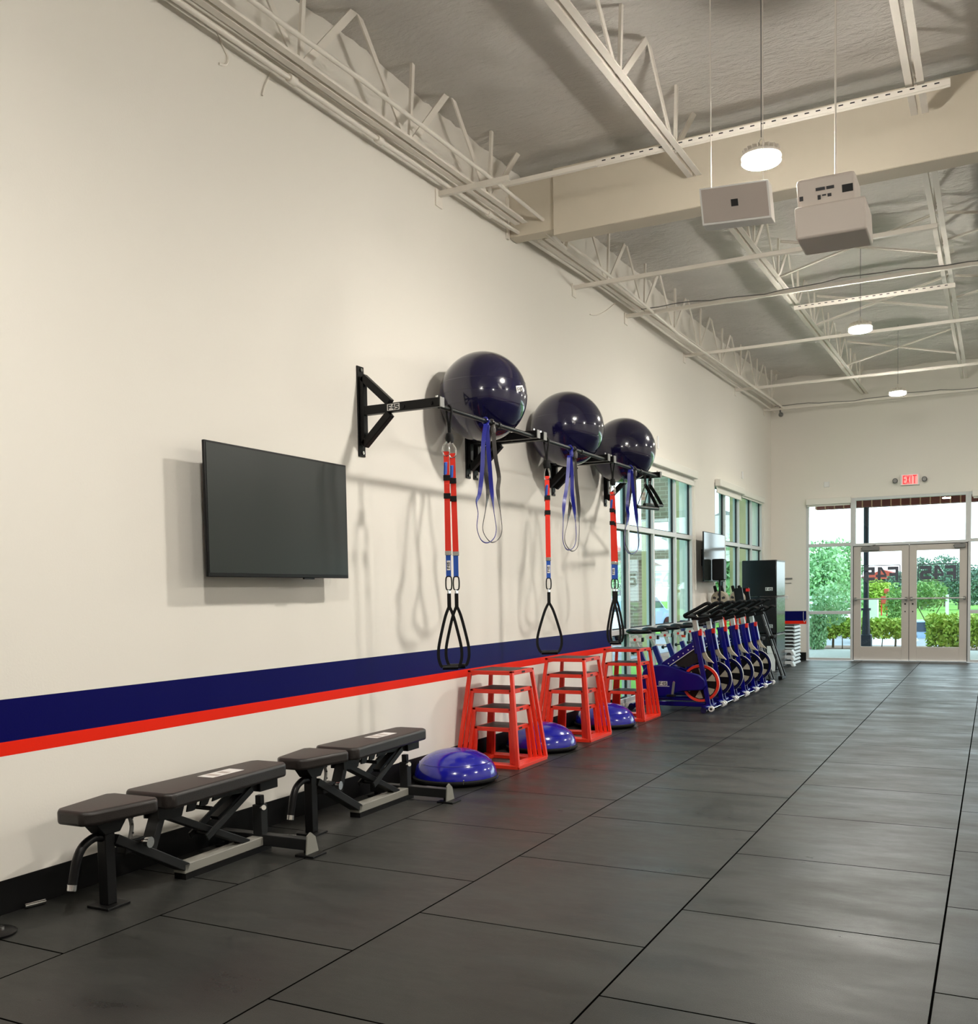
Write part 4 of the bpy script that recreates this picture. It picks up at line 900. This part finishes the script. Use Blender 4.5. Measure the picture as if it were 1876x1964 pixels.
    prof = [(0.0, .10, .885, .93), (.03, .115, .872, .94), (.09, .10, .868, .935), (.15, .06, .872, .925), (.20, .038, .875, .925), (.25, .03, .88, .925), (.27, .018, .886, .918)]
    vs = []; fs = []; n = 12
    for (x, hw, zl, zh) in prof:
        for k in range(n): t = 2*PI*k/n; vs.append((x, hw*math.cos(t), (zl+zh)/2+(zh-zl)/2*math.sin(t)))
    for i in range(len(prof)-1):
        for k in range(n): l = (k+1) % n; fs.append((i*n+k, i*n+l, (i+1)*n+l, (i+1)*n+k))
    fs += [tuple(range(n)), tuple((len(prof)-1)*n+k for k in range(n-1, -1, -1))]
    mb.add(vs, fs).build('saddle', 'black_plastic', r, smooth=70)
    # lower frame
    MB().box(.12, .95, -.025, .025, .045, .095).build('lower_rail', 'navy', r, bevel=.006)
    MB().bar((.15, 0, .07), (.27, 0, .42), .05, .05, up=(0, 1, 0)).build('rear_stay', 'navy', r, bevel=.005)
    MB().bar((.12, 0, .12), (.90, 0, .125), .03, .02).build('upper_rail', 'navy', r, bevel=.003)
    for x, hw in ((.10, .22), (.955, .235)): MB().cyl((x, -hw, .05), (x, hw, .05), .032, n=16).build('stabilizer', 'navy', r, smooth=50)
    for x, hw in ((.10, .22), (.955, .235)):
        for s_ in (-1, 1): MB().cyl((x, s_*(hw-.03), .033), (x, s_*(hw+.02), .033), .033, n=14).build('stabilizer_cap', 'navy_dark', r, smooth=50)
    for s_ in (-1, 1):
        wl = MB().cyl((1.045, s_*.235, .055), (1.045, s_*.275, .055), .030, n=18).build('transport_wheel', 'white_plastic', r, smooth=50)
        MB().cyl((1.045, s_*.276, .055), (1.045, s_*.279, .055), .014, n=12).build('wheel_bolt', 'dark_grey', wl)
        MB().bar((.97, s_*.225, .055), (1.05, s_*.225, .055), .006, .03).build('wheel_bracket', 'navy', r)
    MB().cyl((1.045, -.235, .055), (1.045, .235, .055), .005, n=6).build('wheel_axle', 'chrome', r)
    # crank and pedals
    MB().cyl((.58, -.125, .33), (.58, .105, .33), .012, n=10).build('crank_axle', 'chrome', r)
    for s_, yy in ((-1, -.12), (1, .10)):
        c_ = MB().bar((.58, yy, .33), (.58+s_*.02, yy, .33+s_*.15), .012, .028, up=(1, 0, 0)).build('crank_arm', 'grey_metal', r, bevel=.002)
        MB().box(.58+s_*.02-.045, .58+s_*.02+.045, yy+s_*.01 if s_ > 0 else yy-.09, yy+.09 if s_ > 0 else yy-.01, .33+s_*.15-.012, .33+s_*.15+.012).build('pedal', 'black_plastic', c_, bevel=.003)
    return r
gK = 'blue exercise bikes in a row'
bikeR = bike_proto('red_steel'); place(bikeR, (.035, 11.03, 0), 'blue exercise bike nearest the camera, with a red flywheel rim', gK, first=True)
bikeN = bike_proto('navy_dark')
BL = ['second blue exercise bike from the camera, behind the red-rimmed one', 'third blue exercise bike from the camera', 'fourth blue exercise bike from the camera', 'fifth blue exercise bike from the camera', 'farthest blue exercise bike, next to the black box tower']
for i, y in enumerate((11.62, 12.21, 12.80, 13.38, 13.93)): place(bikeN, (.035, y, 0), BL[i], gK, first=(i == 0))

# PA speaker on a stand
o = (.27, 14.42, 0); r = thing('speaker_stand', 'thin black pole stand behind the farthest bikes, carrying the small speaker', 'stand', o)
MB(o).cyl((.27, 14.42, .05), (.27, 14.42, 1.52), .016, n=12).build('pole', 'black_metal', r, smooth=50)
for t in (.3, 2.4, 4.5): MB(o).bar((.27, 14.42, .35), (.27+.2*math.cos(t), 14.42+.2*math.sin(t), .012), .02, .012).build('leg', 'black_metal', r)
o = (.26, 14.42, 1.65); r = thing('loudspeaker', 'small upright black speaker on a pole in front of the window-side television', 'speaker', o)
MB(o).box(.175, .345, 14.33, 14.51, 1.515, 1.83).build('cabinet', 'black_matte', r, bevel=.02)
MB(o).box(.345, .35, 14.345, 14.495, 1.53, 1.815).build('grille', 'black_plastic', r)

# upright-stored rowing machines behind the bikes
def rower(y, xr, xf, xm, label, mon):
    o = (xf, y, 0); r = thing('rowing_machine', label, 'rowing machine', o, 'rowing machines stored upright')
    for sx in (-.028, .028): MB(o).bar((.95+xr+sx, y-.02, .05), (.57+xr+sx, y, 1.2), .022, .03, up=(0, 1, 0)).build('rail', 'dark_grey', r, bevel=.003)
    MB(o).bar((.95+xr, y, .05), (.585+xr, y+.02, 1.15), .012, .05, up=(0, 1, 0)).build('rail_inset', 'grey_metal', r)
    MB(o).bar((.93+xr, y-.16, .03), (.93+xr, y+.16, .03), .06, .05).build('end_foot', 'black_plastic', r, bevel=.006)
    f = MB(o).lathe([(.0005, -.07), (.115, -.07), (.125, -.05), (.125, .07), (.115, .09), (.0005, .09)], 32, (xf, y, 1.235), 'Y').build('flywheel_housing', 'tan_metal', r, smooth=40)
    v = MB(o)
    for k in range(5):
        t = PI/2+k*2*PI/5; MB(o).prism([(.05*math.cos(t-.3), .05*math.sin(t-.3)), (.09*math.cos(t-.22), .09*math.sin(t-.22)), (.097*math.cos(t), .097*math.sin(t)), (.09*math.cos(t+.22), .09*math.sin(t+.22)), (.05*math.cos(t+.3), .05*math.sin(t+.3))], lambda a, b_, tt: Vector((xf+a, tt, 1.235+b_)), y-.074, y-.069).build('vent_slot', 'ink', f)
    MB(o).cyl((xf, y-.09, 1.235), (xf, y-.07, 1.235), .022, n=14).build('hub', 'black_plastic', f)
    MB(o).bar((xf+.05, y, 1.15), (.62+xr, y, 1.08), .10, .07).build('main_body', 'black_plastic', r, bevel=.01)
    for dx in (-.06, .04): MB(o).bar((xf+dx, y+.02, 1.32), (xf+dx-.03, y+.02, 1.44), .045, .045, up=(0, 1, 0)).build('foot_rest', 'black_matte', r, bevel=.012)
    m_ = MB(o).bar((xm+.05, y, 1.08), (xm, y, 1.40), .035, .13, up=(1, 0, 0)).build('monitor_arm', 'black_plastic', r, bevel=.006)
    if mon: MB(o).box(xm+.04, xm+.10, y-.085, y-.078, 1.345, 1.39).build('red_label', 'red_plastic', m_)
    MB(o).box(.76+xr, .83+xr, y-.13, y+.13, .62, .67).build('seat', 'black_matte', r, bevel=.015)
rower(14.78, 0, .185, .45, 'rowing machine stood upright behind the bikes, round tan flywheel housing at its top', False)
rower(15.35, .06, .32, .42, 'second upright rowing machine beside the black box tower, red label on its monitor arm', True)
# orange-red covers glimpsed between the posts
og = [((1387, 1192), 'orange-red panel glimpsed behind the third bike post'), ((1406, 1188), 'orange-red panel glimpsed behind the fourth bike post'), ((1424, 1184), 'orange-red panel glimpsed behind the fifth bike post')]
for k, (px, lab) in enumerate(og):
    p = at_y(px[0], px[1], 14.52)
    m_ = MB(tuple(p)).box(p.x-.05, p.x+.05, p.y-.03, p.y+.03, p.z-.10, p.z+.10)
    ob = m_.build('padded_target', 'orange_red', bevel=.02, bseg=3); tag(ob, lab, 'pad', 'orange-red pads behind the bikes')
o = (.5, 14.6, 0); r = thing('pad_rack', 'low dark rack behind the bikes holding the orange-red pads', 'rack', o)
zt = at_y(1400, 1190, 14.52).z-.10
MB(o).box(.2, .75, 14.49, 14.55, zt-.03, zt-.001).build('shelf', 'black_metal', r)
for x in (.23, .72): MB(o).box(x-.015, x+.015, 14.505, 14.535, 0, zt-.03).build('leg', 'black_metal', r)

# tower of black soft boxes
gT = 'black vinyl boxes stacked in a tower'
def softbox(z0, z1, label):
    o = (.36, 17.2, z0); r = thing('soft_box', label, 'padded box', o, gT)
    MB(o).box(.02, .60, 16.95, 17.70, z0+.003, z1-.003).build('cover', 'vinyl_box', r, bevel=.015, bseg=3)
    MB(o).box(.598, .607, 16.97, 17.68, z1-.03, z1-.008).build('seam_strip', 'grey_metal', r)
    pl = MB(o).box(.415, .535, 16.945, 16.949, z0+.10 if z0 > .1 else z0+.2, (z0+.10 if z0 > .1 else z0+.2)+.055).build('label_patch', 'sticker', r)
    logo(MB(o), (.422, 16.9445, (z0+.104 if z0 > .1 else z0+.204)), (1, 0, 0), (0, 0, 1), .106, .001).build('logo_letters', 'ink', pl)
softbox(0, .62, 'lowest black vinyl box of the tall tower by the corner')
softbox(.62, 1.25, 'middle black vinyl box of the tall tower by the corner')
softbox(1.25, 1.87, 'topmost black vinyl box of the tall tower by the corner')
p = at_y(1480, 1263, 16.8)
tag(MB(tuple(p)).box(p.x-.06, p.x+.06, 16.78, 16.80, .0, .42).box(p.x-.07, p.x+.07, 16.775, 16.805, .30, .42).build('floor_sign', 'sticker', bevel=.003), 'small pale card standing at the foot of the black box tower', 'card')

# stack of step platforms + risers
def step(z, i, n):
    r = thing('step_platform', 'x', 'step platform', (.47, 18.75, z), 'step platforms stacked by the end wall')
    o = (.47, 18.75, z)
    MB(o).prism([(-.17, .0), (-.14, 0), (-.13, .02), (.13, .02), (.14, 0), (.17, 0), (.155, .052), (-.155, .052)], lambda a, b_, t: Vector((.47+a, t, z+b_*.75)), 18.45, 19.05).build('platform', 'step_grey', r, bevel=.004)
    MB(o).box(.47-.15, .47+.15, 18.46, 19.04, z+.039, z+.062).build('tread', 'step_top', r, bevel=.002)
    return r
nst = 11
words = ['lowest', 'second from the bottom', 'third from the bottom', 'fourth from the bottom', 'fifth from the bottom', 'sixth from the bottom', 'fifth from the top', 'fourth from the top', 'third from the top', 'second from the top', 'topmost']
for i in range(nst): step(i*.0655, i, nst)['label'] = '%s step platform of the grey stack right of the black tower' % words[i]
for i in range(3):
    z = i*.10; o = (.62, 17.95, z); r = thing('step_riser', ['lowest', 'middle', 'topmost'][i]+' pale riser block in the short stack before the step platforms', 'riser', o, 'pale riser blocks')
    MB(o).prism([(-.11, 0), (-.06, 0), (-.04, .04), (.04, .04), (.06, 0), (.11, 0), (.09, .055), (.06, .095), (-.06, .095), (-.09, .055)], lambda a, b_, t: Vector((.62+a, t, z+b_)), 17.86, 18.04).build('block', 'step_grey', r, bevel=.006)
    MB(o).box(.57, .67, 17.88, 18.02, z+.095, z+.099).build('grip_pad', 'step_top', r)

# ------------------------------------------------------------------ outside
GZ = -.12
struct(MB().box(-60, 60, YB+.2, 26.9, GZ-.2, GZ).build('ground_bed', 'mulch'))
struct(MB().box(-70, -.2, -6, YB+.2, GZ-.2, GZ).build('ground_side', 'lawn'))
struct(MB().box(-9, -3.2, -6, YB+6, GZ, GZ+.02).build('parking_side', 'asphalt'))
struct(MB().box(.0, 8, YB+.2, 23.4, GZ, -.01).build('porch_slab', 'concrete', bevel=.01))
struct(MB().box(-60, 60, 26.9, 34, GZ-.2, GZ-.05).build('parking_back', 'asphalt'))
struct(MB().box(-80, 80, 34, 140, GZ-.2, GZ-.02).build('lawn_back', 'lawn'))
# portico
o = (0, 22.5, 3.0); r = thing('portico', 'red brick lintel and flat porch roof outside the glass doors', 'porch', o)
MB(o).box(.36, 9.8, 22.5, 22.8, 3.10, 3.42).build('brick_lintel', 'brick_soldier', r)
MB(o).box(.36, 9.8, YB+.21, 22.8, 3.42, 3.62).build('porch_roof', 'stucco', r)
cn = MB(o).cyl((3.0, 21.4, 3.405), (3.0, 21.4, 3.42), .09, n=20).build('can_light', 'can_light', r)
o = (1.395, 22.65, 0); r = thing('porch_column', 'dark fluted iron column with square base outside the left glass door', 'column', o)
MB(o).cyl((1.395, 22.65, .90), (1.395, 22.65, 3.1), .055, n=20).build('shaft', 'pole_navy', r, smooth=50)
MB(o).cyl((1.395, 22.65, .36), (1.395, 22.65, .90), .085, .07, 20).build('lower_shaft', 'pole_navy', r, smooth=50)
MB(o).cyl((1.395, 22.65, .88), (1.395, 22.65, .93), .10, n=20).build('collar', 'pole_navy', r, smooth=50)
MB(o).box(1.28, 1.51, 22.53, 22.77, -.01, .36).build('base', 'pole_navy', r, bevel=.02)

def leafcloud(n, c, rad, size, seed, blobs=None, up=0):
    rnd = random.Random(seed); vs = []; fs = []; c = Vector(c)
    bl = blobs or [((0, 0, 0), 1)]
    for i in range(n):
        (bx, by, bz), br = bl[rnd.randrange(len(bl))]
        d = Vector((rnd.gauss(0, 1), rnd.gauss(0, 1), rnd.gauss(0, 1))).normalized()*(rnd.random()**.4)*br
        p = c + Vector(((bx+d.x)*rad[0], (by+d.y)*rad[1], (bz+d.z)*rad[2]))
        a = Vector((rnd.gauss(0, 1), rnd.gauss(0, 1), rnd.gauss(0, 1)+up)).normalized(); b_ = a.cross(Vector((rnd.gauss(0, 1), rnd.gauss(0, 1), rnd.gauss(0, 1)))).normalized()
        s_ = size*(.6+.8*rnd.random()); k = len(vs)
        vs += [p-a*s_, p+b_*s_*.45, p+a*s_, p-b_*s_*.45]; fs.append((k, k+1, k+2, k+3))
    return vs, fs
def foliage(mb, *a, **k): v, f = leafcloud(*a, **k); return mb.add(v, f)
def plant(name, label, cat, base, trunk, clouds, leafmat, group=None):
    r = thing(name, label, cat, base, group)
    if trunk:
        t = MB(base)
        for (p0, p1, r0, r1) in trunk: t.cyl(Vector(base)+Vector(p0), Vector(base)+Vector(p1), r0, r1, 8)
        t.build('trunk', 'bark', r, smooth=60)
    m_ = MB(base)
    for cl_ in clouds: foliage(m_, cl_[0], Vector(base)+Vector(cl_[1]), *cl_[2:4], seed=cl_[4], up=cl_[5] if len(cl_) > 5 else 0)
    m_.build('foliage', leafmat, r)
    return r
gH = 'clipped green hedges outside the doors'
def hedge(label, x0, x1, y, z0, z1, m_, seed, n, dense=True):
    o = ((x0+x1)/2, y, GZ); r = thing('hedge', label, 'hedge', o, gH); q = MB(o); rnd = random.Random(seed); vs = []; fs = []
    for i in range(n):
        p = Vector((x0+(x1-x0)*rnd.random(), y+(rnd.random()-.5)*.8, z0+(z1-z0)*(rnd.random()**.8)+.03*math.sin(i)))
        a = Vector((rnd.gauss(0, 1), rnd.gauss(0, 1), rnd.gauss(0, 1))).normalized(); b_ = a.cross(Vector((rnd.gauss(0, 1), rnd.gauss(0, 1), rnd.gauss(0, 1)))).normalized(); s_ = .05*(.6+rnd.random()); k = len(vs)
        vs += [p-a*s_, p+b_*s_*.5, p+a*s_, p-b_*s_*.5]; fs.append((k, k+1, k+2, k+3))
    q.add(vs, fs).build('foliage', m_, r)
    t = MB(o)
    for i in range(int((x1-x0)/.45)): x = x0+.25+i*.45; t.cyl((x, y, GZ), (x+rnd.uniform(-.08, .08), y+rnd.uniform(-.1, .1), z0+.2), .014, .008, 6)
    t.build('stems', 'bark', r)
hedge('lime-topped clipped hedge seen through the left door and sidelight', -.6, 1.95, 25.4, .16, .60, 'leaf_light', 1, 5200)
hedge('taller dense green hedge seen through the right door', 2.45, 5.6, 25.3, -.05, .70, 'leaf_light', 2, 9000)
def XP(px, y): return at_y(px, 1130, y).x
plant('shrub', 'thin-leaved cool green shrub low outside the left sidelight', 'shrub', (XP(1568, 23.3), 23.3, GZ), [((0, 0, 0), (.05, 0, .5), .015, .01)], [(1500, (0, 0, .45), (.22, .2, .42), .05, 3, 1), (900, (.2, .1, .95), (.45, .3, .35), .05, 4, 1)], 'leaf_cool')
plant('tree', 'small young tree with arching leaves behind the left sidelight', 'tree', (XP(1598, 25.9), 25.9, GZ), [((0, 0, 0), (.02, 0, .9), .03, .02)], [(900, (0, 0, 1.2), (.62, .5, .4), .055, 5, -.5)], 'leaf_cool', 'young trees by the parking')
plant('tree', 'slim young tree seen at the inner edge of the left door', 'tree', (XP(1718, 26.1), 26.1, GZ), [((0, 0, 0), (.03, 0, .9), .025, .018), ((0, 0, .3), (-.12, 0, 1.0), .015, .01)], [(800, (.0, 0, 1.05), (.24, .3, .55), .05, 6)], 'leaf', 'young trees by the parking')
plant('tree', 'round young tree with fanned branches behind the right door', 'tree', (XP(1782, 26.4), 26.4, GZ), [((0, 0, 0), (.0, 0, .7), .03, .02), ((0, 0, .5), (-.3, 0, 1.1), .015, .008), ((0, 0, .5), (.3, 0, 1.1), .015, .008)], [(1100, (.0, 0, 1.3), (.44, .4, .42), .05, 8)], 'leaf', 'young trees by the parking')
bt = [(1575, 40, 1.0, 3.3, 'leaf_cool', 'big pale green tree filling the left part of the sidelight'), (1612, 43, .9, 3.5, 'leaf_cool', 'tall pale green tree behind the right part of the sidelight'),
      (1682, 58, .9, 1.9, 'leaf_light', 'yellow-green bushy tree behind the left door'), (1768, 70, 1.1, 3.4, 'leaf_dark', 'dark tree behind the right door, left one'), (1812, 80, 1.3, 3.8, 'leaf_dark', 'dark tree behind the right door, middle one'),
      (1840, 70, 1.2, 3.0, 'leaf_dark', 'dark tree behind the right door, right one'), (1880, 70, 1.4, 2.8, 'leaf_dark', 'dark tree beyond the right sidelight'), (1730, 76, 1.2, 2.6, 'leaf_dark', 'dark tree behind the meeting edge of the two doors')]
for (px, y, rx, h, m_, lab) in bt:
    x = XP(px, y)
    plant('tree', lab, 'tree', (x, y, GZ), [((0, 0, 0), (0, 0, h*.6), .08, .05)], [(2600, (0, 0, h*.62), (rx, rx*.8, h*.40), .10, px), (1200, (rx*.3, 0, h*.35), (rx*.8, rx*.6, h*.3), .10, px+7)], m_, 'trees beyond the lawn')
# cars
def car(label, c, rot, m_, s_=1.0):
    r = thing('car', label, 'car', c, 'parked cars outside', rotz=rot)
    body = [(-2.1, .30), (-2.15, .62), (-2.0, .78), (-1.35, .88), (-.85, 1.32), (.65, 1.36), (1.25, .92), (1.95, .80), (2.15, .62), (2.15, .30)]
    MB().prism(body, lambda a, b_, t: Vector((a*s_, t*s_, b_*s_)), -.86, .86).build('body', m_, r, bevel=.06, bseg=3)
    g = MB().prism([(-1.22, .92), (-.80, 1.27), (.60, 1.30), (1.08, .94)], lambda a, b_, t: Vector((a*s_, t*s_, b_*s_)), -.875, .875).build('side_windows', 'car_glass', r)
    for x in (-1.35, 1.35):
        for y in (-.80, .80): MB().cyl((x*s_, (y-.1)*s_, .31*s_), (x*s_, (y+.1)*s_, .31*s_), .31*s_, n=20).build('wheel', 'black_matte', r, smooth=50)
car('white car seen low through the left part of the sidelight', (XP(1566, 33.2), 33.2, GZ-.05), 1.45, 'car_white', .95)
car('white car seen behind the hedge through the left door', (XP(1700, 29.6), 29.6, GZ-.70), 1.5, 'car_white', .8)
car('silver-blue car seen behind the hedge through the right door', (XP(1775, 32.8), 32.8, GZ-.60), 0, 'car_blue', .8)
car('silver-blue car parked outside the nearer left window', (-7.2, 31.5, GZ), 1.35, 'car_blue')
car('white car parked outside the nearer left window, closer to the building', (-6.6, 25.5, GZ), 1.4, 'car_white')
tag(MB((XP(1817, 36), 36, GZ)).box(XP(1817, 36)-.05, XP(1817, 36)+.05, 35.95, 36.05, GZ, 1.1).build('signpost', 'white_plastic'), 'thin white post on the lawn behind the right door', 'post')
tag(MB((XP(1673, 46), 46, 0)).box(XP(1673, 46)-.25, XP(1673, 46)+.25, 45.8, 46.2, GZ, .9).build('utility_box', 'house', bevel=.02), 'pale utility box on the lawn behind the left door', 'box')
xs = XP(1696, 56); o = (xs, 56, 0); r = thing('playground_slide', 'small red play structure far behind the left door', 'slide', o)
MB(o).box(xs-.15, xs+.15, 55.8, 56.2, .5, .9).build('panel', 'roof_red', r, bevel=.04); MB(o).box(xs, xs+.25, 55.8, 56.2, 1.05, 1.3).build('roof', 'roof_red', r, bevel=.04)
MB(o).box(xs-.15, xs-.1, 55.9, 56.1, GZ, .5).build('post', 'red_plastic', r); MB(o).box(xs+.12, xs+.17, 55.9, 56.1, GZ, 1.1).build('post', 'red_plastic', r)
def house(label, x, y, w_, d, h, roof, wall, rot=0):
    o = (x, y, GZ); r = thing('house', label, 'house', o, 'houses across the street', rotz=rot)
    MB().box(-w_/2, w_/2, -d/2, d/2, 0, h).build('wall', wall, r)
    MB().prism([(-w_/2-.4, h), (w_/2+.4, h), (0, h+w_*.22)], lambda a, b_, t: Vector((a, t, b_)), -d/2-.3, d/2+.3).build('roof', roof, r)
    wn = MB()
    for sx in (-.28, .0, .28):
        for z in ([.9] if h < 3.5 else [.9, 3.4]): wn.box(w_*sx-.5, w_*sx+.5, -d/2-.03, -d/2, z, z+1.3)
    for z in ([.9] if h < 3.5 else [.9, 3.4]):
        for k in (-.3, 0, .3): wn.box(w_/2, w_/2+.03, d*k-.5, d*k+.5, z, z+1.3)
    wn.build('window', 'car_glass', r)
house('low white building with an orange-red roof behind the left door', XP(1700, 92), 92, 3.6, 6, 2.2, 'roof_red', 'house')
house('pale building with a grey roof far behind the right sidelight', XP(1890, 90), 90, 3.5, 6, 2.2, 'asphalt', 'house')
house('pale house with a red gable roof seen through the nearer left window', -16.5, 52, 7, 8, 3.0, 'roof_red', 'house', .25)
house('pinkish house with a red roof seen in the left pane of the nearer window', -25, 70, 10, 9, 4.2, 'roof_red', 'house', .2)
house('grey house seen behind the second pane of the nearer window', -13.5, 72, 8, 8, 5.2, 'asphalt', 'house', .2)
for i, (x, y, h) in enumerate(((-12.5, 40, 3.6), (-7.5, 58, 4.2), (-28, 50, 5.0), (-36, 62, 6), (-6.5, 44, 4.0))):
    plant('tree', ['green tree left of the red-roofed house', 'green tree right of the red-roofed house', 'green tree far left in the nearer window', 'tall green tree at the far left of the nearer window', 'green tree seen through the farther left window'][i], 'tree', (x, y, GZ), [((0, 0, 0), (0, 0, h*.6), .15, .1)], [(2600, (0, 0, h*.6), (2.2, 1.8, h*.4), .2, 200+i)], 'leaf_cool', 'street trees beyond the left windows')
# exterior pilasters of this building, visible through the far panes
struct(MB().box(-.38, -.21, 14.10, 15.05, GZ, 6.5).build('wall_pilaster_middle', 'stucco'))
struct(MB().box(-.64, -.21, 18.85, 19.74, GZ, 6.5).build('wall_pilaster_corner', 'stucco'))
o = (-3.2, 22, 0); r = thing('arcade', 'brown brick arcade pier with a flat header outside the left windows', 'arcade', o)
MB(o).box(-3.68, -3.42, 21.6, 22.1, GZ, 2.1).build('pier', 'brick_tan', r); MB(o).box(-5.4, -2.2, 21.6, 22.1, 2.1, 2.32).build('header', 'brick_tan', r)
MB(o).box(-2.45, -2.2, 21.6, 22.1, GZ, 2.1).build('pier', 'brick_tan', r)
o = (-1.9, 17.5, 3.4); r = thing('brick_canopy', 'brown brick upper wall seen through the top panes of the nearer window', 'canopy', o)
MB(o).box(-1.78, -.95, 17.0, 17.4, 2.62, 4.6).build('brick_face', 'brick_tan', r)
MB(o).box(-1.78, -1.66, 17.0, 17.4, GZ, 2.62).build('post', 'stucco', r)

# ------------------------------------------------------------------ world, camera, colour
wd = bpy.data.worlds.new('sky'); bpy.context.scene.world = wd; wd.use_nodes = True; nt = wd.node_tree; nt.nodes.clear()
out = nt.nodes.new('ShaderNodeOutputWorld'); bg = nt.nodes.new('ShaderNodeBackground'); tc = nt.nodes.new('ShaderNodeTexCoord'); sp = nt.nodes.new('ShaderNodeSeparateXYZ')
nt.links.new(tc.outputs['Generated'], sp.inputs[0])
cr = nt.nodes.new('ShaderNodeValToRGB'); cr.color_ramp.elements[0].position = 0; cr.color_ramp.elements[0].color = (.90, .97, 1, 1); cr.color_ramp.elements[1].position = .7; cr.color_ramp.elements[1].color = (.72, .90, 1, 1)
nt.links.new(sp.outputs['Z'], cr.inputs[0])
# pale cyan patch of sky towards the left side of the building, broken cloud
nz = nt.nodes.new('ShaderNodeTexNoise'); nz.inputs['Scale'].default_value = 3; nt.links.new(tc.outputs['Generated'], nz.inputs['Vector'])
mr = nt.nodes.new('ShaderNodeMapRange'); mr.inputs['From Min'].default_value = .58; mr.inputs['From Max'].default_value = .72; nt.links.new(nz.outputs['Fac'], mr.inputs['Value'])
mx = nt.nodes.new('ShaderNodeMix'); mx.data_type = 'RGBA'; mx.inputs['A'].default_value = (.11, .26, .30, 1); nt.links.new(cr.outputs[0], mx.inputs['B']); sx_ = nt.nodes.new('ShaderNodeMapRange'); sx_.inputs['From Min'].default_value = -.33; sx_.inputs['From Max'].default_value = -.16; nt.links.new(sp.outputs['X'], sx_.inputs['Value'])
mxx = nt.nodes.new('ShaderNodeMath'); mxx.operation = 'MAXIMUM'; nt.links.new(mr.outputs[0], mxx.inputs[0]); nt.links.new(sx_.outputs[0], mxx.inputs[1]); nt.links.new(mxx.outputs[0], mx.inputs['Factor'])
nt.links.new(mx.outputs['Result'], bg.inputs['Color']); bg.inputs['Strength'].default_value = 3.8
nt.links.new(bg.outputs[0], out.inputs['Surface'])

cd = bpy.data.cameras.new('camera'); cam = bpy.data.objects.new('camera', cd); COL.objects.link(cam)
cd.sensor_fit = 'HORIZONTAL'; cd.sensor_width = 36; cd.lens = F_PX/1876*36; cd.shift_x = 0; cd.shift_y = (PY0-982)/1876; cd.clip_end = 400; cd.clip_start = .05
mw = Matrix.Identity(4)
for i, a in enumerate((CR, CU, -CF)):
    for j in range(3): mw[j][i] = a[j]
mw.translation = CAM; cam.matrix_world = mw
sc = bpy.context.scene; sc.camera = cam
sc.view_settings.view_transform = 'Standard'; sc.view_settings.look = 'None'; sc.view_settings.gamma = 1; sc.view_settings.exposure = .07
sc.cycles.use_denoising = True; sc.cycles.max_bounces = 8; sc.cycles.diffuse_bounces = 5; sc.cycles.transparent_max_bounces = 16; sc.cycles.sample_clamp_indirect = 6
sc.cycles.use_light_tree = True
